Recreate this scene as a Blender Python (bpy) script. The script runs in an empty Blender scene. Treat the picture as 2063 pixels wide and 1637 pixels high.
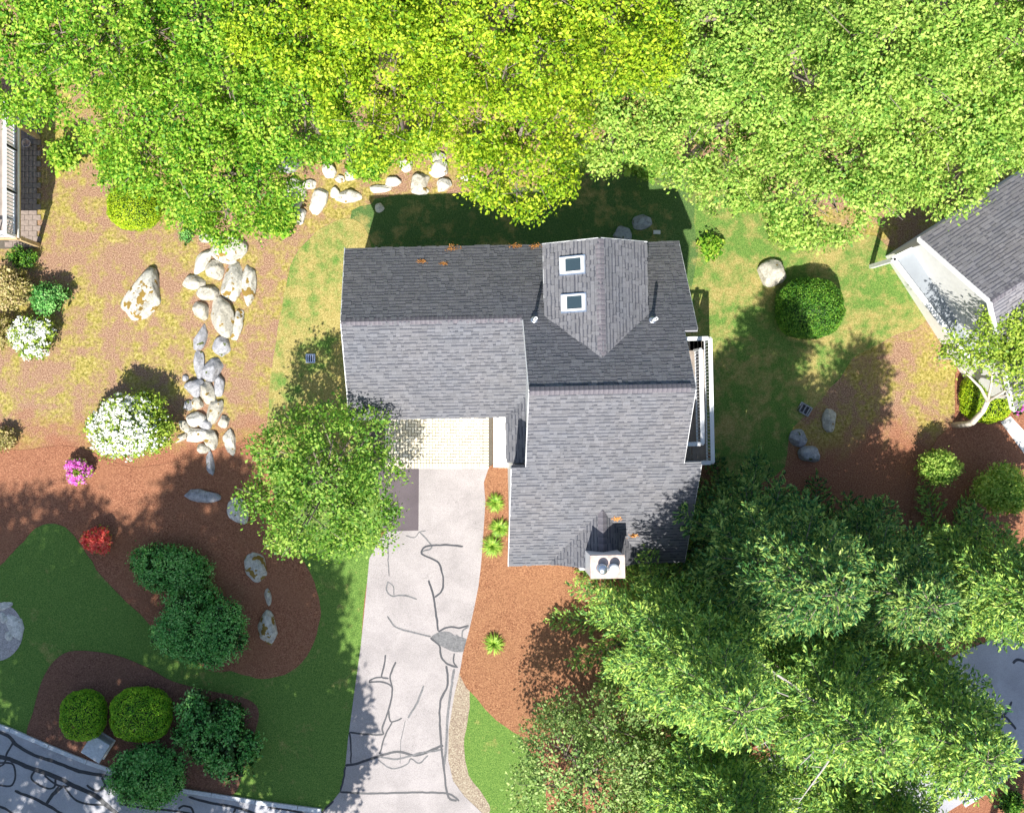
import bpy, bmesh, math, random
import numpy as np
from mathutils import Vector, Matrix, noise as mnoise
from mathutils.geometry import tessellate_polygon

SC = bpy.context.scene
COL = SC.collection
R = random.Random(7)
NR = np.random.default_rng(7)

# ------------------------------------------------------------ camera, sky, sun
S = 54.0            # photo pixels per metre on the ground
H = 42.6            # flying height of the drone
NX, NY = 890.0, 800.0
cam = bpy.data.cameras.new('camera')
co = bpy.data.objects.new('camera', cam)
COL.objects.link(co)
co.location = (0, 0, H)
co.rotation_euler = (0, 0, 0)
cam.sensor_width = 36
cam.lens = S * H / 2063 * 36
cam.shift_x = (1031.5 - NX) / 2063
cam.shift_y = -(818.5 - NY) / 2063
cam.clip_start = 0.5
cam.clip_end = 2000
SC.camera = co

EL, PHI = math.radians(54), math.radians(15)      # sun height; shadows fall 15 deg east of north
w = bpy.data.worlds.new('World')
SC.world = w
w.use_nodes = True
nt = w.node_tree
nt.nodes.clear()
sky = nt.nodes.new('ShaderNodeTexSky')
sky.sky_type = 'NISHITA'
sky.sun_disc = False
sky.sun_elevation = EL
sky.sun_rotation = math.radians(180) + PHI
bg = nt.nodes.new('ShaderNodeBackground')
bg.inputs['Strength'].default_value = 0.11
wo = nt.nodes.new('ShaderNodeOutputWorld')
nt.links.new(sky.outputs[0], bg.inputs['Color'])
nt.links.new(bg.outputs[0], wo.inputs['Surface'])

sl = bpy.data.lights.new('sun', 'SUN')
sl.energy = 4.9
sl.angle = math.radians(0.53)
sl.color = (1.0, 0.955, 0.88)
so = bpy.data.objects.new('sun', sl)
COL.objects.link(so)
sdir = Vector((math.sin(PHI) * math.cos(EL), math.cos(PHI) * math.cos(EL), -math.sin(EL)))
so.rotation_euler = sdir.to_track_quat('-Z', 'Y').to_euler()
so.location = (-10, -30, 40)

SC.view_settings.view_transform = 'Standard'
SC.view_settings.look = 'None'
SC.view_settings.gamma = 1
SC.view_settings.use_curve_mapping = False
SC.view_settings.exposure = 0.85

# ------------------------------------------------------------ helpers
def P(px, py, h=0.0):
    k = (1 - h / H) / S
    return Vector(((px - NX) * k, (NY - py) * k, h))

def newmat(name, rough=0.8, spec=0.3):
    m = bpy.data.materials.new(name)
    m.use_nodes = True
    b = m.node_tree.nodes['Principled BSDF']
    b.inputs['Roughness'].default_value = rough
    b.inputs['Specular IOR Level'].default_value = spec
    return m, m.node_tree, b

def N(t, typ, **kw):
    n = t.nodes.new(typ)
    for k, v in kw.items():
        setattr(n, k, v)
    return n

def coord(t):
    return N(t, 'ShaderNodeTexCoord').outputs['Object']

def wpos(t):
    return N(t, 'ShaderNodeNewGeometry').outputs['Position']

def noise(t, vec, scale, detail=4, rough=0.6, dist=0.0):
    n = N(t, 'ShaderNodeTexNoise')
    n.inputs['Scale'].default_value = scale
    n.inputs['Detail'].default_value = detail
    n.inputs['Roughness'].default_value = rough
    n.inputs['Distortion'].default_value = dist
    if vec is not None:
        t.links.new(vec, n.inputs['Vector'])
    return n.outputs['Fac']

def ramp(t, fac, stops, interp='LINEAR'):
    r = N(t, 'ShaderNodeValToRGB')
    cr = r.color_ramp
    cr.interpolation = interp
    while len(cr.elements) < len(stops):
        cr.elements.new(0.5)
    for e, (p, c) in zip(cr.elements, stops):
        e.position = p
        e.color = (c[0], c[1], c[2], 1) if not isinstance(c, (int, float)) else (c, c, c, 1)
    t.links.new(fac, r.inputs[0])
    return r.outputs[0]

def mix(t, fac, a, b, mode='MIX'):
    m = N(t, 'ShaderNodeMix', data_type='RGBA', blend_type=mode)
    for sock, v in ((m.inputs[0], fac), (m.inputs[6], a), (m.inputs[7], b)):
        if isinstance(v, (int, float)):
            sock.default_value = v
        elif isinstance(v, tuple):
            sock.default_value = (v[0], v[1], v[2], 1)
        else:
            t.links.new(v, sock)
    return m.outputs[2]

def math_(t, op, a, b=0.0):
    m = N(t, 'ShaderNodeMath', operation=op)
    for s_, v in zip(m.inputs, (a, b)):
        if isinstance(v, (int, float)):
            s_.default_value = v
        else:
            t.links.new(v, s_)
    return m.outputs[0]

def bump(t, b, fac, strength=0.5, dist=0.02):
    n = N(t, 'ShaderNodeBump')
    n.inputs['Strength'].default_value = strength
    n.inputs['Distance'].default_value = dist
    t.links.new(fac, n.inputs['Height'])
    t.links.new(n.outputs[0], b.inputs['Normal'])

def setc(t, b, c):
    if isinstance(c, tuple):
        b.inputs['Base Color'].default_value = (c[0], c[1], c[2], 1)
    else:
        t.links.new(c, b.inputs['Base Color'])

def plain(name, c, rough=0.6, metal=0.0, var=0.12, scale=6, spec=0.4, bmp=0.15):
    m, t, b = newmat(name, rough, spec)
    v = coord(t)
    n = noise(t, v, scale, 5)
    dk = tuple(x * (1 - var) for x in c)
    lt = tuple(min(1, x * (1 + var)) for x in c)
    setc(t, b, ramp(t, n, [(0.3, dk), (0.7, lt)]))
    b.inputs['Metallic'].default_value = metal
    if bmp:
        bump(t, b, noise(t, v, scale * 8, 3), bmp, 0.01)
    return m

def leafmat(name, dark, mid, light, trans=0.35, rough=0.5, patch=0.9):
    """leaf colour differs from leaf to leaf and slowly through the crown"""
    m, t, b = newmat(name, rough, 0.25)
    g = N(t, 'ShaderNodeNewGeometry')
    big = noise(t, g.outputs['Position'], patch, 3, 0.6)
    rnd = g.outputs['Random Per Island']
    med = noise(t, g.outputs['Position'], patch * 4.5, 2, 0.6)
    f = math_(t, 'ADD', math_(t, 'MULTIPLY', rnd, 0.36), math_(t, 'ADD', math_(t, 'MULTIPLY', big, 0.40), math_(t, 'MULTIPLY', med, 0.36)))
    c = ramp(t, f, [(0.36, dark), (0.54, mid), (0.76, light)])
    setc(t, b, c)
    tr = N(t, 'ShaderNodeBsdfTranslucent')
    tc = mix(t, 1.0, c, (1.0, 1.0, 0.55), 'MULTIPLY')
    t.links.new(tc, tr.inputs[0])
    ms = N(t, 'ShaderNodeMixShader')
    ms.inputs[0].default_value = trans
    t.links.new(b.outputs[0], ms.inputs[1])
    t.links.new(tr.outputs[0], ms.inputs[2])
    t.links.new(ms.outputs[0], t.nodes['Material Output'].inputs['Surface'])
    return m

def mk_mesh(name, verts, faces, mat=None, smooth=False):
    me = bpy.data.meshes.new(name)
    me.from_pydata([tuple(v) for v in verts], [], faces)
    if mat:
        me.materials.append(mat)
    if smooth:
        me.polygons.foreach_set('use_smooth', [True] * len(me.polygons))
    me.update()
    return me

def quads_mesh(name, V, mat):
    """V: (n,4,3) array, one loose quad each"""
    n = len(V)
    me = bpy.data.meshes.new(name)
    me.vertices.add(n * 4)
    me.vertices.foreach_set('co', np.ascontiguousarray(V, dtype=np.float32).ravel())
    me.loops.add(n * 4)
    me.loops.foreach_set('vertex_index', np.arange(n * 4, dtype=np.int32))
    me.polygons.add(n)
    me.polygons.foreach_set('loop_start', np.arange(0, n * 4, 4, dtype=np.int32))
    me.materials.append(mat)
    me.update(calc_edges=True)
    return me

def link(name, me, parent=None, loc=(0, 0, 0), rot=(0, 0, 0), kind=None):
    o = bpy.data.objects.new(name, me)
    COL.objects.link(o)
    o.location = loc
    o.rotation_euler = rot
    if parent is not None:
        o.parent = parent
    if kind:
        o['kind'] = kind
    return o

def thing(name, label, cat, loc=(0, 0, 0), rz=0.0, group=None):
    o = bpy.data.objects.new(name, None)
    COL.objects.link(o)
    o.empty_display_size = 0.3
    o.location = loc
    o.rotation_euler = (0, 0, rz)
    o['label'] = label
    o['category'] = cat
    if group:
        o['group'] = group
    return o

def tag(o, label, cat, group=None):
    o['label'] = label
    o['category'] = cat
    if group:
        o['group'] = group
    return o

class MB:
    def __init__(s):
        s.v, s.f, s.w = [], [], []
    def add(s, vs, fs):
        n = len(s.v)
        s.v += [tuple(v) for v in vs]
        s.f += [tuple(i + n for i in f) for f in fs]
        return s
    def box(s, x0, x1, y0, y1, z0, z1):
        return s.add([(x0, y0, z0), (x1, y0, z0), (x1, y1, z0), (x0, y1, z0), (x0, y0, z1), (x1, y0, z1), (x1, y1, z1), (x0, y1, z1)],
                     [(3, 2, 1, 0), (4, 5, 6, 7), (0, 1, 5, 4), (1, 2, 6, 5), (2, 3, 7, 6), (3, 0, 4, 7)])
    def hexa(s, a, b):
        """two quads a (below) and b (above) of four points"""
        return s.add(list(a) + list(b), [(3, 2, 1, 0), (4, 5, 6, 7), (0, 1, 5, 4), (1, 2, 6, 5), (2, 3, 7, 6), (3, 0, 4, 7)])
    def beam(s, p, q, wd, ht):
        p, q = Vector(p), Vector(q)
        d = (q - p).normalized()
        up = Vector((0, 0, 1)) if abs(d.z) < 0.95 else Vector((0, 1, 0))
        a = d.cross(up).normalized() * wd / 2
        b = a.cross(d).normalized() * ht / 2
        return s.hexa([p - a - b, p + a - b, p + a + b, p - a + b], [q - a - b, q + a - b, q + a + b, q - a + b])
    def tube(s, pts, rad, n=7):
        pts = [Vector(p) for p in pts]
        base = len(s.v)
        for i, p in enumerate(pts):
            d = (pts[min(i + 1, len(pts) - 1)] - pts[max(i - 1, 0)]).normalized()
            a = d.orthogonal().normalized()
            b = d.cross(a)
            for k in range(n):
                an = 2 * math.pi * k / n
                s.v.append(tuple(p + (a * math.cos(an) + b * math.sin(an)) * rad[i]))
        for i in range(len(pts) - 1):
            for k in range(n):
                k2 = (k + 1) % n
                s.f.append((base + i * n + k, base + i * n + k2, base + (i + 1) * n + k2, base + (i + 1) * n + k))
        s.f.append(tuple(base + k for k in reversed(range(n))))
        s.f.append(tuple(base + (len(pts) - 1) * n + k for k in range(n)))
        return s
    def lathe(s, cx, cy, prof, n=20):
        base = len(s.v)
        for (r, z) in prof:
            for k in range(n):
                a = 2 * math.pi * k / n
                s.v.append((cx + r * math.cos(a), cy + r * math.sin(a), z))
        for i in range(len(prof) - 1):
            for k in range(n):
                k2 = (k + 1) % n
                s.f.append((base + i * n + k, base + i * n + k2, base + (i + 1) * n + k2, base + (i + 1) * n + k))
        s.f.append(tuple(base + k for k in reversed(range(n))))
        s.f.append(tuple(base + (len(prof) - 1) * n + k for k in range(n)))
        return s
    def build(s, name, mat, parent=None, smooth=False, loc=(0, 0, 0), rot=(0, 0, 0), kind=None):
        me = mk_mesh(name, s.v, s.f, mat, smooth)
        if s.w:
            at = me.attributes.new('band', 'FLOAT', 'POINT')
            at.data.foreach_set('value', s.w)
        return link(name, me, parent, loc, rot, kind)

def crom(pts, n=6, closed=True):
    out = []
    m = len(pts)
    rng = range(m) if closed else range(m - 1)
    for i in rng:
        p = [Vector(pts[(i + k) % m]) if closed else Vector(pts[min(max(i + k, 0), m - 1)]) for k in (-1, 0, 1, 2)]
        for j in range(n):
            t = j / n
            out.append(0.5 * ((2 * p[1]) + (-p[0] + p[2]) * t + (2 * p[0] - 5 * p[1] + 4 * p[2] - p[3]) * t * t + (-p[0] + 3 * p[1] - 3 * p[2] + p[3]) * t ** 3))
    if not closed:
        out.append(Vector(pts[-1]))
    return out

def sheet(name, pts, z, mat, smooth=4, thick=0.0, wob=0.0):
    """a ground sheet from photo-pixel outline points, lying at height z"""
    q = [(a, b, 0.0) for a, b in pts]
    q = crom(q, smooth) if smooth else [Vector(a) for a in q]
    vs = []
    for i, p in enumerate(q):
        v = P(p.x, p.y)
        if wob:
            v.x += wob * mnoise.noise(Vector((v.x * 3, v.y * 3, 1)))
            v.y += wob * mnoise.noise(Vector((v.x * 3, v.y * 3, 9)))
        v.z = z
        vs.append(v)
    tris = tessellate_polygon([vs])
    fs = [tuple(t) for t in tris]
    # facing up
    out = []
    for a, b, c in fs:
        if (vs[b] - vs[a]).cross(vs[c] - vs[a]).z < 0:
            a, b = b, a
        out.append((a, b, c))
    vs2 = list(vs)
    if thick:
        n = len(vs)
        vs2 += [Vector((v.x, v.y, z - thick)) for v in vs]
        for i in range(n):
            j = (i + 1) % n
            out.append((i, j, n + j, n + i))
    return link(name, mk_mesh(name, vs2, out, mat), kind='structure')

def ribbon(name, pts, wpx, z, mat, parent, open_=True, jitter=0.25):
    q = crom([(a, b, 0) for a, b in pts], 6, False)
    q = [P(p.x, p.y) for p in q]
    V, F = [], []
    for i, p in enumerate(q):
        d = (q[min(i + 1, len(q) - 1)] - q[max(i - 1, 0)])
        d = d.normalized() if d.length > 1e-6 else Vector((1, 0, 0))
        nrm = Vector((-d.y, d.x, 0))
        w_ = wpx / S / 2 * (1 + jitter * mnoise.noise(Vector((p.x * 4, p.y * 4, 3))))
        if i in (0, len(q) - 1):
            w_ *= 0.6
        off = nrm * 0.02 * mnoise.noise(Vector((p.x * 5, p.y * 5, 7)))
        V += [p + nrm * w_ + off + Vector((0, 0, z)), p - nrm * w_ + off + Vector((0, 0, z))]
        if i:
            k = 2 * i
            F.append((k - 2, k - 1, k + 1, k))
    return link(name, mk_mesh(name, V, F, mat), parent)

# ------------------------------------------------------------ materials
def ground_mat():
    m, t, b = newmat('dirt and moss', 0.95, 0.1)
    v = wpos(t)
    sx = N(t, 'ShaderNodeSeparateXYZ')
    t.links.new(v, sx.inputs[0])
    fine = noise(t, v, 22, 8, 0.85)
    fine2 = noise(t, v, 9, 6, 0.8)
    big = noise(t, v, 0.45, 4, 0.65, 0.6)
    mid = noise(t, v, 1.6, 6, 0.75)
    dirt = ramp(t, fine, [(0.38, (0.07, 0.035, 0.022)), (0.48, (0.27, 0.155, 0.10)), (0.55, (0.44, 0.28, 0.185)), (0.66, (0.70, 0.54, 0.38))])
    grass = ramp(t, fine2, [(0.36, (0.07, 0.085, 0.012)), (0.5, (0.34, 0.29, 0.06)), (0.64, (0.60, 0.50, 0.20))])
    gm = ramp(t, math_(t, 'ADD', math_(t, 'MULTIPLY', mid, 0.55), math_(t, 'MULTIPLY', big, 0.45)), [(0.46, 0.0), (0.56, 0.9)])
    c1 = mix(t, gm, dirt, grass)
    # redder mulch further south
    mul = ramp(t, fine, [(0.38, (0.08, 0.030, 0.020)), (0.5, (0.31, 0.130, 0.075)), (0.64, (0.58, 0.31, 0.18))])
    yy = math_(t, 'ADD', sx.outputs[1], math_(t, 'MULTIPLY', big, 4.0))
    mr = N(t, 'ShaderNodeMapRange')
    t.links.new(yy, mr.inputs[0])
    mr.inputs[1].default_value = 1.6
    mr.inputs[2].default_value = -0.2
    c = mix(t, mr.outputs[0], c1, mul)
    setc(t, b, c)
    bump(t, b, fine, 0.9, 0.05)
    return m

def mulch_mat(name, k=(1, 1, 1)):
    m, t, b = newmat(name, 0.95, 0.1)
    v = wpos(t)
    fine = noise(t, v, 20, 8, 0.85)
    big = noise(t, v, 0.9, 4, 0.6)
    kk = lambda c: tuple(a * q for a, q in zip(c, k))
    c1 = ramp(t, fine, [(0.38, kk((0.08, 0.030, 0.020))), (0.5, kk((0.31, 0.130, 0.075))), (0.64, kk((0.58, 0.31, 0.18)))])
    c2 = mix(t, ramp(t, big, [(0.35, 0.0), (0.7, 0.5)]), c1, kk((0.34, 0.16, 0.09)))
    setc(t, b, c2)
    bump(t, b, fine, 1.0, 0.05)
    return m

def lawn_mat(name, dry=0.5, dark=1.0):
    m, t, b = newmat(name, 0.9, 0.15)
    v = wpos(t)
    fine = noise(t, v, 26, 8, 0.85)
    mid = noise(t, v, 2.2, 6, 0.7)
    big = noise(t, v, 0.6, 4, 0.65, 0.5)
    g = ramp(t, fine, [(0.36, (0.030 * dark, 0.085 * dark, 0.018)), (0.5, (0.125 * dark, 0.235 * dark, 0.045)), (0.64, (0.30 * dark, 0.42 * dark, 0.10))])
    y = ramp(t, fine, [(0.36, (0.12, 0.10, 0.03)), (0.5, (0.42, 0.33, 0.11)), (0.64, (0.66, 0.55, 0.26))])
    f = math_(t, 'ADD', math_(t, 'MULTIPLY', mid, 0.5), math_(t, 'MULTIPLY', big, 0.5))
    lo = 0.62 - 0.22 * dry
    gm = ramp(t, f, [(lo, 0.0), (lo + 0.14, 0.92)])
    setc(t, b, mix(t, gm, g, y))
    bump(t, b, fine, 1.0, 0.05)
    return m

def asphalt_mat(name, c, var=0.25):
    m, t, b = newmat(name, 0.9, 0.2)
    v = wpos(t)
    fine = noise(t, v, 35, 6, 0.85)
    big = noise(t, v, 0.8, 5, 0.6, 0.4)
    c1 = ramp(t, fine, [(0.34, tuple(x * (1 - 1.6 * var) for x in c)), (0.5, c), (0.66, tuple(min(1, x * (1 + var)) for x in c))])
    st = ramp(t, big, [(0.3, 0.78), (0.6, 1.0)])
    cr = N(t, 'ShaderNodeTexVoronoi', feature='DISTANCE_TO_EDGE')
    cr.inputs['Scale'].default_value = 1.3
    wv = N(t, 'ShaderNodeVectorMath', operation='ADD')
    nn = N(t, 'ShaderNodeTexNoise')
    nn.inputs['Scale'].default_value = 2.5
    nn.inputs['Detail'].default_value = 5
    t.links.new(v, nn.inputs['Vector'])
    t.links.new(v, wv.inputs[0])
    t.links.new(nn.outputs['Color'], wv.inputs[1])
    t.links.new(wv.outputs[0], cr.inputs['Vector'])
    ck = ramp(t, cr.outputs[0], [(0.0, 0.62), (0.012, 1.0)])
    msk = ramp(t, noise(t, v, 0.5, 3), [(0.5, 0.0), (0.6, 1.0)])
    c2 = mix(t, 1.0, c1, st, 'MULTIPLY')
    c3 = mix(t, msk, c2, mix(t, 1.0, c2, ck, 'MULTIPLY'))
    setc(t, b, c3)
    bump(t, b, fine, 0.5, 0.02)
    return m

def shingle_mat(name, base=(0.135, 0.135, 0.15)):
    m, t, b = newmat(name, 0.9, 0.15)
    g = N(t, 'ShaderNodeNewGeometry')
    v = coord(t)
    rnd = g.outputs['Random Per Island']
    gr = noise(t, v, 60, 4, 0.8)
    big = noise(t, v, 0.5, 4, 0.6)
    c = ramp(t, rnd, [(0.0, tuple(x * 0.88 for x in base)), (0.5, base), (1.0, tuple(x * 1.12 for x in base))])
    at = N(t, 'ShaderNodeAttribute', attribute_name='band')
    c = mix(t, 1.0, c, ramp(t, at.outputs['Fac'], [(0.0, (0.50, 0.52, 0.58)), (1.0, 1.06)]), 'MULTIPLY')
    c = mix(t, 1.0, c, ramp(t, gr, [(0.3, 0.65), (0.7, 1.3)]), 'MULTIPLY')
    c = mix(t, 1.0, c, ramp(t, big, [(0.3, (0.9, 0.92, 0.96)), (0.7, (1.1, 1.06, 1.04))]), 'MULTIPLY')
    setc(t, b, c)
    bump(t, b, gr, 0.4, 0.01)
    return m

def rock_mat(name, base, moss=0.5, mossc=(0.26, 0.17, 0.04)):
    m, t, b = newmat(name, 0.85, 0.2)
    v = coord(t)
    oi = N(t, 'ShaderNodeObjectInfo')
    va = N(t, 'ShaderNodeVectorMath', operation='ADD')
    t.links.new(v, va.inputs[0])
    cb = N(t, 'ShaderNodeCombineXYZ')
    sc = math_(t, 'MULTIPLY', oi.outputs['Random'], 37.0)
    t.links.new(sc, cb.inputs[0])
    t.links.new(sc, cb.inputs[1])
    t.links.new(cb.outputs[0], va.inputs[1])
    v = va.outputs[0]
    n1 = noise(t, v, 6, 8, 0.75)
    n2 = noise(t, v, 30, 4, 0.8)
    c = ramp(t, n1, [(0.33, tuple(x * 0.55 for x in base)), (0.48, base), (0.6, tuple(min(0.92, x * 1.3) for x in base))])
    c = mix(t, 1.0, c, ramp(t, n2, [(0.3, 0.7), (0.6, 1.1)]), 'MULTIPLY')
    mm = ramp(t, noise(t, v, 3.2, 3, 0.5), [(0.69 - 0.13 * moss, 0.0), (0.71 - 0.13 * moss, 1.0)])
    c = mix(t, mm, c, mossc)
    setc(t, b, c)
    bump(t, b, n1, 0.8, 0.08)
    return m

M = {}
M['ground'] = ground_mat()
M['mulch'] = mulch_mat('red bark mulch')
M['mulch_o'] = mulch_mat('orange bark mulch', (1.0, 1.08, 1.0))
M['mulch_d'] = mulch_mat('old brown mulch', (0.72, 0.8, 0.95))
M['lawn'] = lawn_mat('patchy lawn', 1.0)
M['lawn_g'] = lawn_mat('green lawn', 0.28, 1.0)
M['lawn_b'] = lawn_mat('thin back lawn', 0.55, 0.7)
M['drive'] = asphalt_mat('weathered pale asphalt', (0.37, 0.34, 0.335), 0.26)
M['patch'] = asphalt_mat('newer dark asphalt', (0.12, 0.10, 0.11), 0.2)
M['road'] = asphalt_mat('road asphalt', (0.40, 0.40, 0.43), 0.18)
M['tar'] = plain('crack sealer', (0.035, 0.037, 0.045), 0.5, var=0.3, scale=14)
M['tar_old'] = plain('old crack sealer', (0.13, 0.13, 0.135), 0.7, var=0.4, scale=14)
M['sand'] = mulch_mat('sandy edge', (1.1, 2.0, 2.6))
M['shingle'] = shingle_mat('grey roof shingle', (0.148, 0.150, 0.160))
M['cap'] = shingle_mat('ridge shingle', (0.165, 0.155, 0.168))
M['shingle_n'] = shingle_mat('neighbour shingle', (0.20, 0.195, 0.205))
M['white'] = plain('white paint', (0.74, 0.75, 0.76), 0.45, var=0.06, bmp=0.05)
M['siding'] = plain('pale siding', (0.62, 0.62, 0.60), 0.6, var=0.06)
M['under'] = plain('roof board', (0.10, 0.10, 0.11), 0.9)
M['glass'] = None
M['metal'] = plain('galvanised metal', (0.55, 0.60, 0.66), 0.25, 0.9, var=0.15)
M['metalw'] = plain('white metal cap', (0.72, 0.72, 0.72), 0.4, 0.1, var=0.1)
M['rust'] = plain('stained metal top', (0.50, 0.40, 0.36), 0.5, 0.2, var=0.3, scale=4)
M['concrete'] = plain('pale concrete', (0.66, 0.64, 0.60), 0.85, var=0.1, scale=5, bmp=0.3)
M['deckw'] = plain('deck boards', (0.30, 0.25, 0.21), 0.8, var=0.25, scale=3)
M['deckg'] = plain('grey deck coating', (0.26, 0.285, 0.315), 0.7, var=0.08, scale=1.2)
M['wood'] = plain('treated wood', (0.52, 0.38, 0.20), 0.7, var=0.2, scale=3)
M['bark'] = plain('grey bark', (0.22, 0.18, 0.15), 0.9, var=0.35, scale=9, bmp=0.8)
M['bark_w'] = plain('pale bark', (0.58, 0.52, 0.44), 0.8, var=0.25, scale=9, bmp=0.4)
M['bark_d'] = plain('dead grey wood', (0.48, 0.44, 0.42), 0.9, var=0.25, scale=9, bmp=0.5)
M['granite'] = plain('kerb granite', (0.55, 0.57, 0.60), 0.7, var=0.18, scale=14, bmp=0.4)
M['rock'] = rock_mat('pale boulder', (0.46, 0.43, 0.36), 0.25)
M['rock_m'] = rock_mat('mossy boulder', (0.50, 0.48, 0.42), 0.9)
M['rock_g'] = rock_mat('grey boulder', (0.34, 0.34, 0.36), 0.2, (0.10, 0.12, 0.04))
M['rock_w'] = rock_mat('white boulder', (0.64, 0.61, 0.55), 0.1)
M['litter'] = plain('orange needles', (0.55, 0.25, 0.07), 0.9, var=0.4, scale=20)
M['black'] = plain('black plastic', (0.03, 0.03, 0.035), 0.4)

def glass_mat(name, c):
    m, t, b = newmat(name, 0.04, 0.8)
    setc(t, b, c)
    return m
M['glass'] = glass_mat('skylight glass', (0.03, 0.05, 0.06))

def paver_mat():
    m, t, b = newmat('cream paver', 0.85, 0.2)
    oi = N(t, 'ShaderNodeObjectInfo')
    v = wpos(t)
    c = ramp(t, oi.outputs['Random'], [(0.0, (0.60, 0.54, 0.40)), (0.5, (0.72, 0.66, 0.52)), (1.0, (0.80, 0.76, 0.64))])
    c = mix(t, 1.0, c, ramp(t, noise(t, v, 30, 5, 0.7), [(0.3, 0.8), (0.7, 1.08)]), 'MULTIPLY')
    setc(t, b, c)
    bump(t, b, noise(t, v, 60, 3), 0.3, 0.01)
    return m
M['paver'] = paver_mat()
M['joint'] = plain('sand joint', (0.11, 0.095, 0.075), 0.95, var=0.2, scale=20)
M['patio'] = plain('brown patio paver', (0.25, 0.20, 0.17), 0.9, var=0.25, scale=9)

L = {}
L['lime'] = leafmat('lime leaves', (0.09, 0.24, 0.012), (0.34, 0.52, 0.022), (0.64, 0.72, 0.06), 0.4)
L['green'] = leafmat('fresh green leaves', (0.04, 0.19, 0.014), (0.22, 0.46, 0.03), (0.56, 0.70, 0.10), 0.4)
L['pale'] = leafmat('pale green leaves', (0.10, 0.26, 0.03), (0.34, 0.54, 0.09), (0.62, 0.74, 0.18), 0.4)
L['maple'] = leafmat('maple leaves', (0.05, 0.16, 0.02), (0.17, 0.36, 0.04), (0.42, 0.56, 0.11), 0.35)
L['needle'] = leafmat('needles', (0.010, 0.060, 0.022), (0.07, 0.21, 0.05), (0.45, 0.58, 0.14), 0.2, patch=1.3)
L['needle2'] = leafmat('light needles', (0.015, 0.085, 0.028), (0.20, 0.40, 0.08), (0.56, 0.72, 0.14), 0.2, patch=1.8)
L['shrubp'] = leafmat('grey green shrub leaves', (0.08, 0.17, 0.045), (0.24, 0.38, 0.10), (0.48, 0.60, 0.22), 0.3)
L['yew'] = leafmat('yew', (0.02, 0.08, 0.010), (0.08, 0.24, 0.02), (0.26, 0.46, 0.05), 0.2)
L['clip'] = leafmat('clipped green', (0.07, 0.25, 0.012), (0.24, 0.54, 0.025), (0.50, 0.74, 0.05), 0.3)
L['clipy'] = leafmat('clipped yellow green', (0.14, 0.27, 0.010), (0.34, 0.52, 0.012), (0.62, 0.72, 0.04), 0.3)
L['rhodo'] = leafmat('rhododendron leaves', (0.04, 0.20, 0.04), (0.16, 0.48, 0.10), (0.42, 0.72, 0.24), 0.3)
L['azalea'] = leafmat('azalea leaves', (0.12, 0.24, 0.02), (0.30, 0.44, 0.05), (0.52, 0.62, 0.10), 0.3)
L['bronze'] = leafmat('bronze leaves', (0.16, 0.15, 0.03), (0.42, 0.38, 0.12), (0.68, 0.52, 0.30), 0.3)
L['blade'] = leafmat('daylily blades', (0.10, 0.24, 0.02), (0.24, 0.44, 0.04), (0.50, 0.62, 0.12), 0.3)
L['whitefl'] = leafmat('white petals', (0.70, 0.72, 0.66), (0.82, 0.83, 0.80), (0.90, 0.90, 0.88), 0.2)
L['pinkfl'] = leafmat('magenta petals', (0.50, 0.05, 0.38), (0.72, 0.12, 0.58), (0.85, 0.35, 0.75), 0.25)
L['redfl'] = leafmat('coral petals', (0.60, 0.035, 0.03), (0.85, 0.10, 0.08), (0.90, 0.28, 0.18), 0.25)
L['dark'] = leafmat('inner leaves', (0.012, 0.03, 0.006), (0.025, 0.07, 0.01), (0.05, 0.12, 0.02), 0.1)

# ------------------------------------------------------------ the ground and its sheets
g = 400
link('ground', mk_mesh('ground', [(-g, -g, 0), (g, -g, 0), (g, g, 0), (-g, g, 0)], [(0, 1, 2, 3)], M['ground']), kind='structure')

EDGE_L = [(0, 1130), (40, 1098), (70, 1066), (105, 1054), (140, 1068), (168, 1105), (205, 1160), (255, 1212), (310, 1262), (370, 1315), (430, 1352), (480, 1350),
          (530, 1364), (585, 1350), (625, 1305), (643, 1245), (640, 1200), (625, 1160), (600, 1112), (570, 1060), (550, 990), (543, 900), (541, 820), (548, 740),
          (560, 660), (574, 590), (590, 530), (640, 470), (700, 455), (760, 500), (800, 600)]
sheet('lawn', EDGE_L + [(800, 850), (800, 1000), (760, 1090), (738, 1180), (727, 1300), (713, 1400), (700, 1500), (688, 1590), (660, 1634), (560, 1626), (440, 1606),
                        (330, 1588), (215, 1552), (140, 1524), (60, 1489), (-10, 1462), (-120, 1420), (-120, 1180)], 0.010, M['lawn_g'], 4, wob=0.05)
sheet('lawn_strip', [(541, 900), (541, 820), (548, 740), (560, 660), (574, 590), (592, 520), (640, 465), (700, 440), (740, 470), (760, 600), (760, 880), (690, 930), (600, 940)], 0.014, M['lawn'], 4, wob=0.05)
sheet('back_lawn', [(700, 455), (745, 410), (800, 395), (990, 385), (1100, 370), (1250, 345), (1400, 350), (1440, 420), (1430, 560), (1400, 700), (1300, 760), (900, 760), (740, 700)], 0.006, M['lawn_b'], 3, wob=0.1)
M['lawn_s'] = lawn_mat('dry side lawn', 0.75, 1.0)
sheet('side_lawn', [(1400, 350), (1480, 330), (1600, 420), (1760, 480), (1850, 560), (1870, 640), (1800, 680), (1720, 720), (1660, 800), (1600, 860), (1560, 960), (1400, 1000),
                    (1330, 940), (1340, 700), (1400, 560)], 0.010, M['lawn_s'], 4, wob=0.15)
sheet('verge', [(925, 1362), (962, 1395), (1000, 1440), (1060, 1500), (1100, 1600), (1080, 1700), (960, 1700), (925, 1610), (905, 1540), (903, 1450)], 0.010, M['lawn_g'], 4, wob=0.05)
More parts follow.
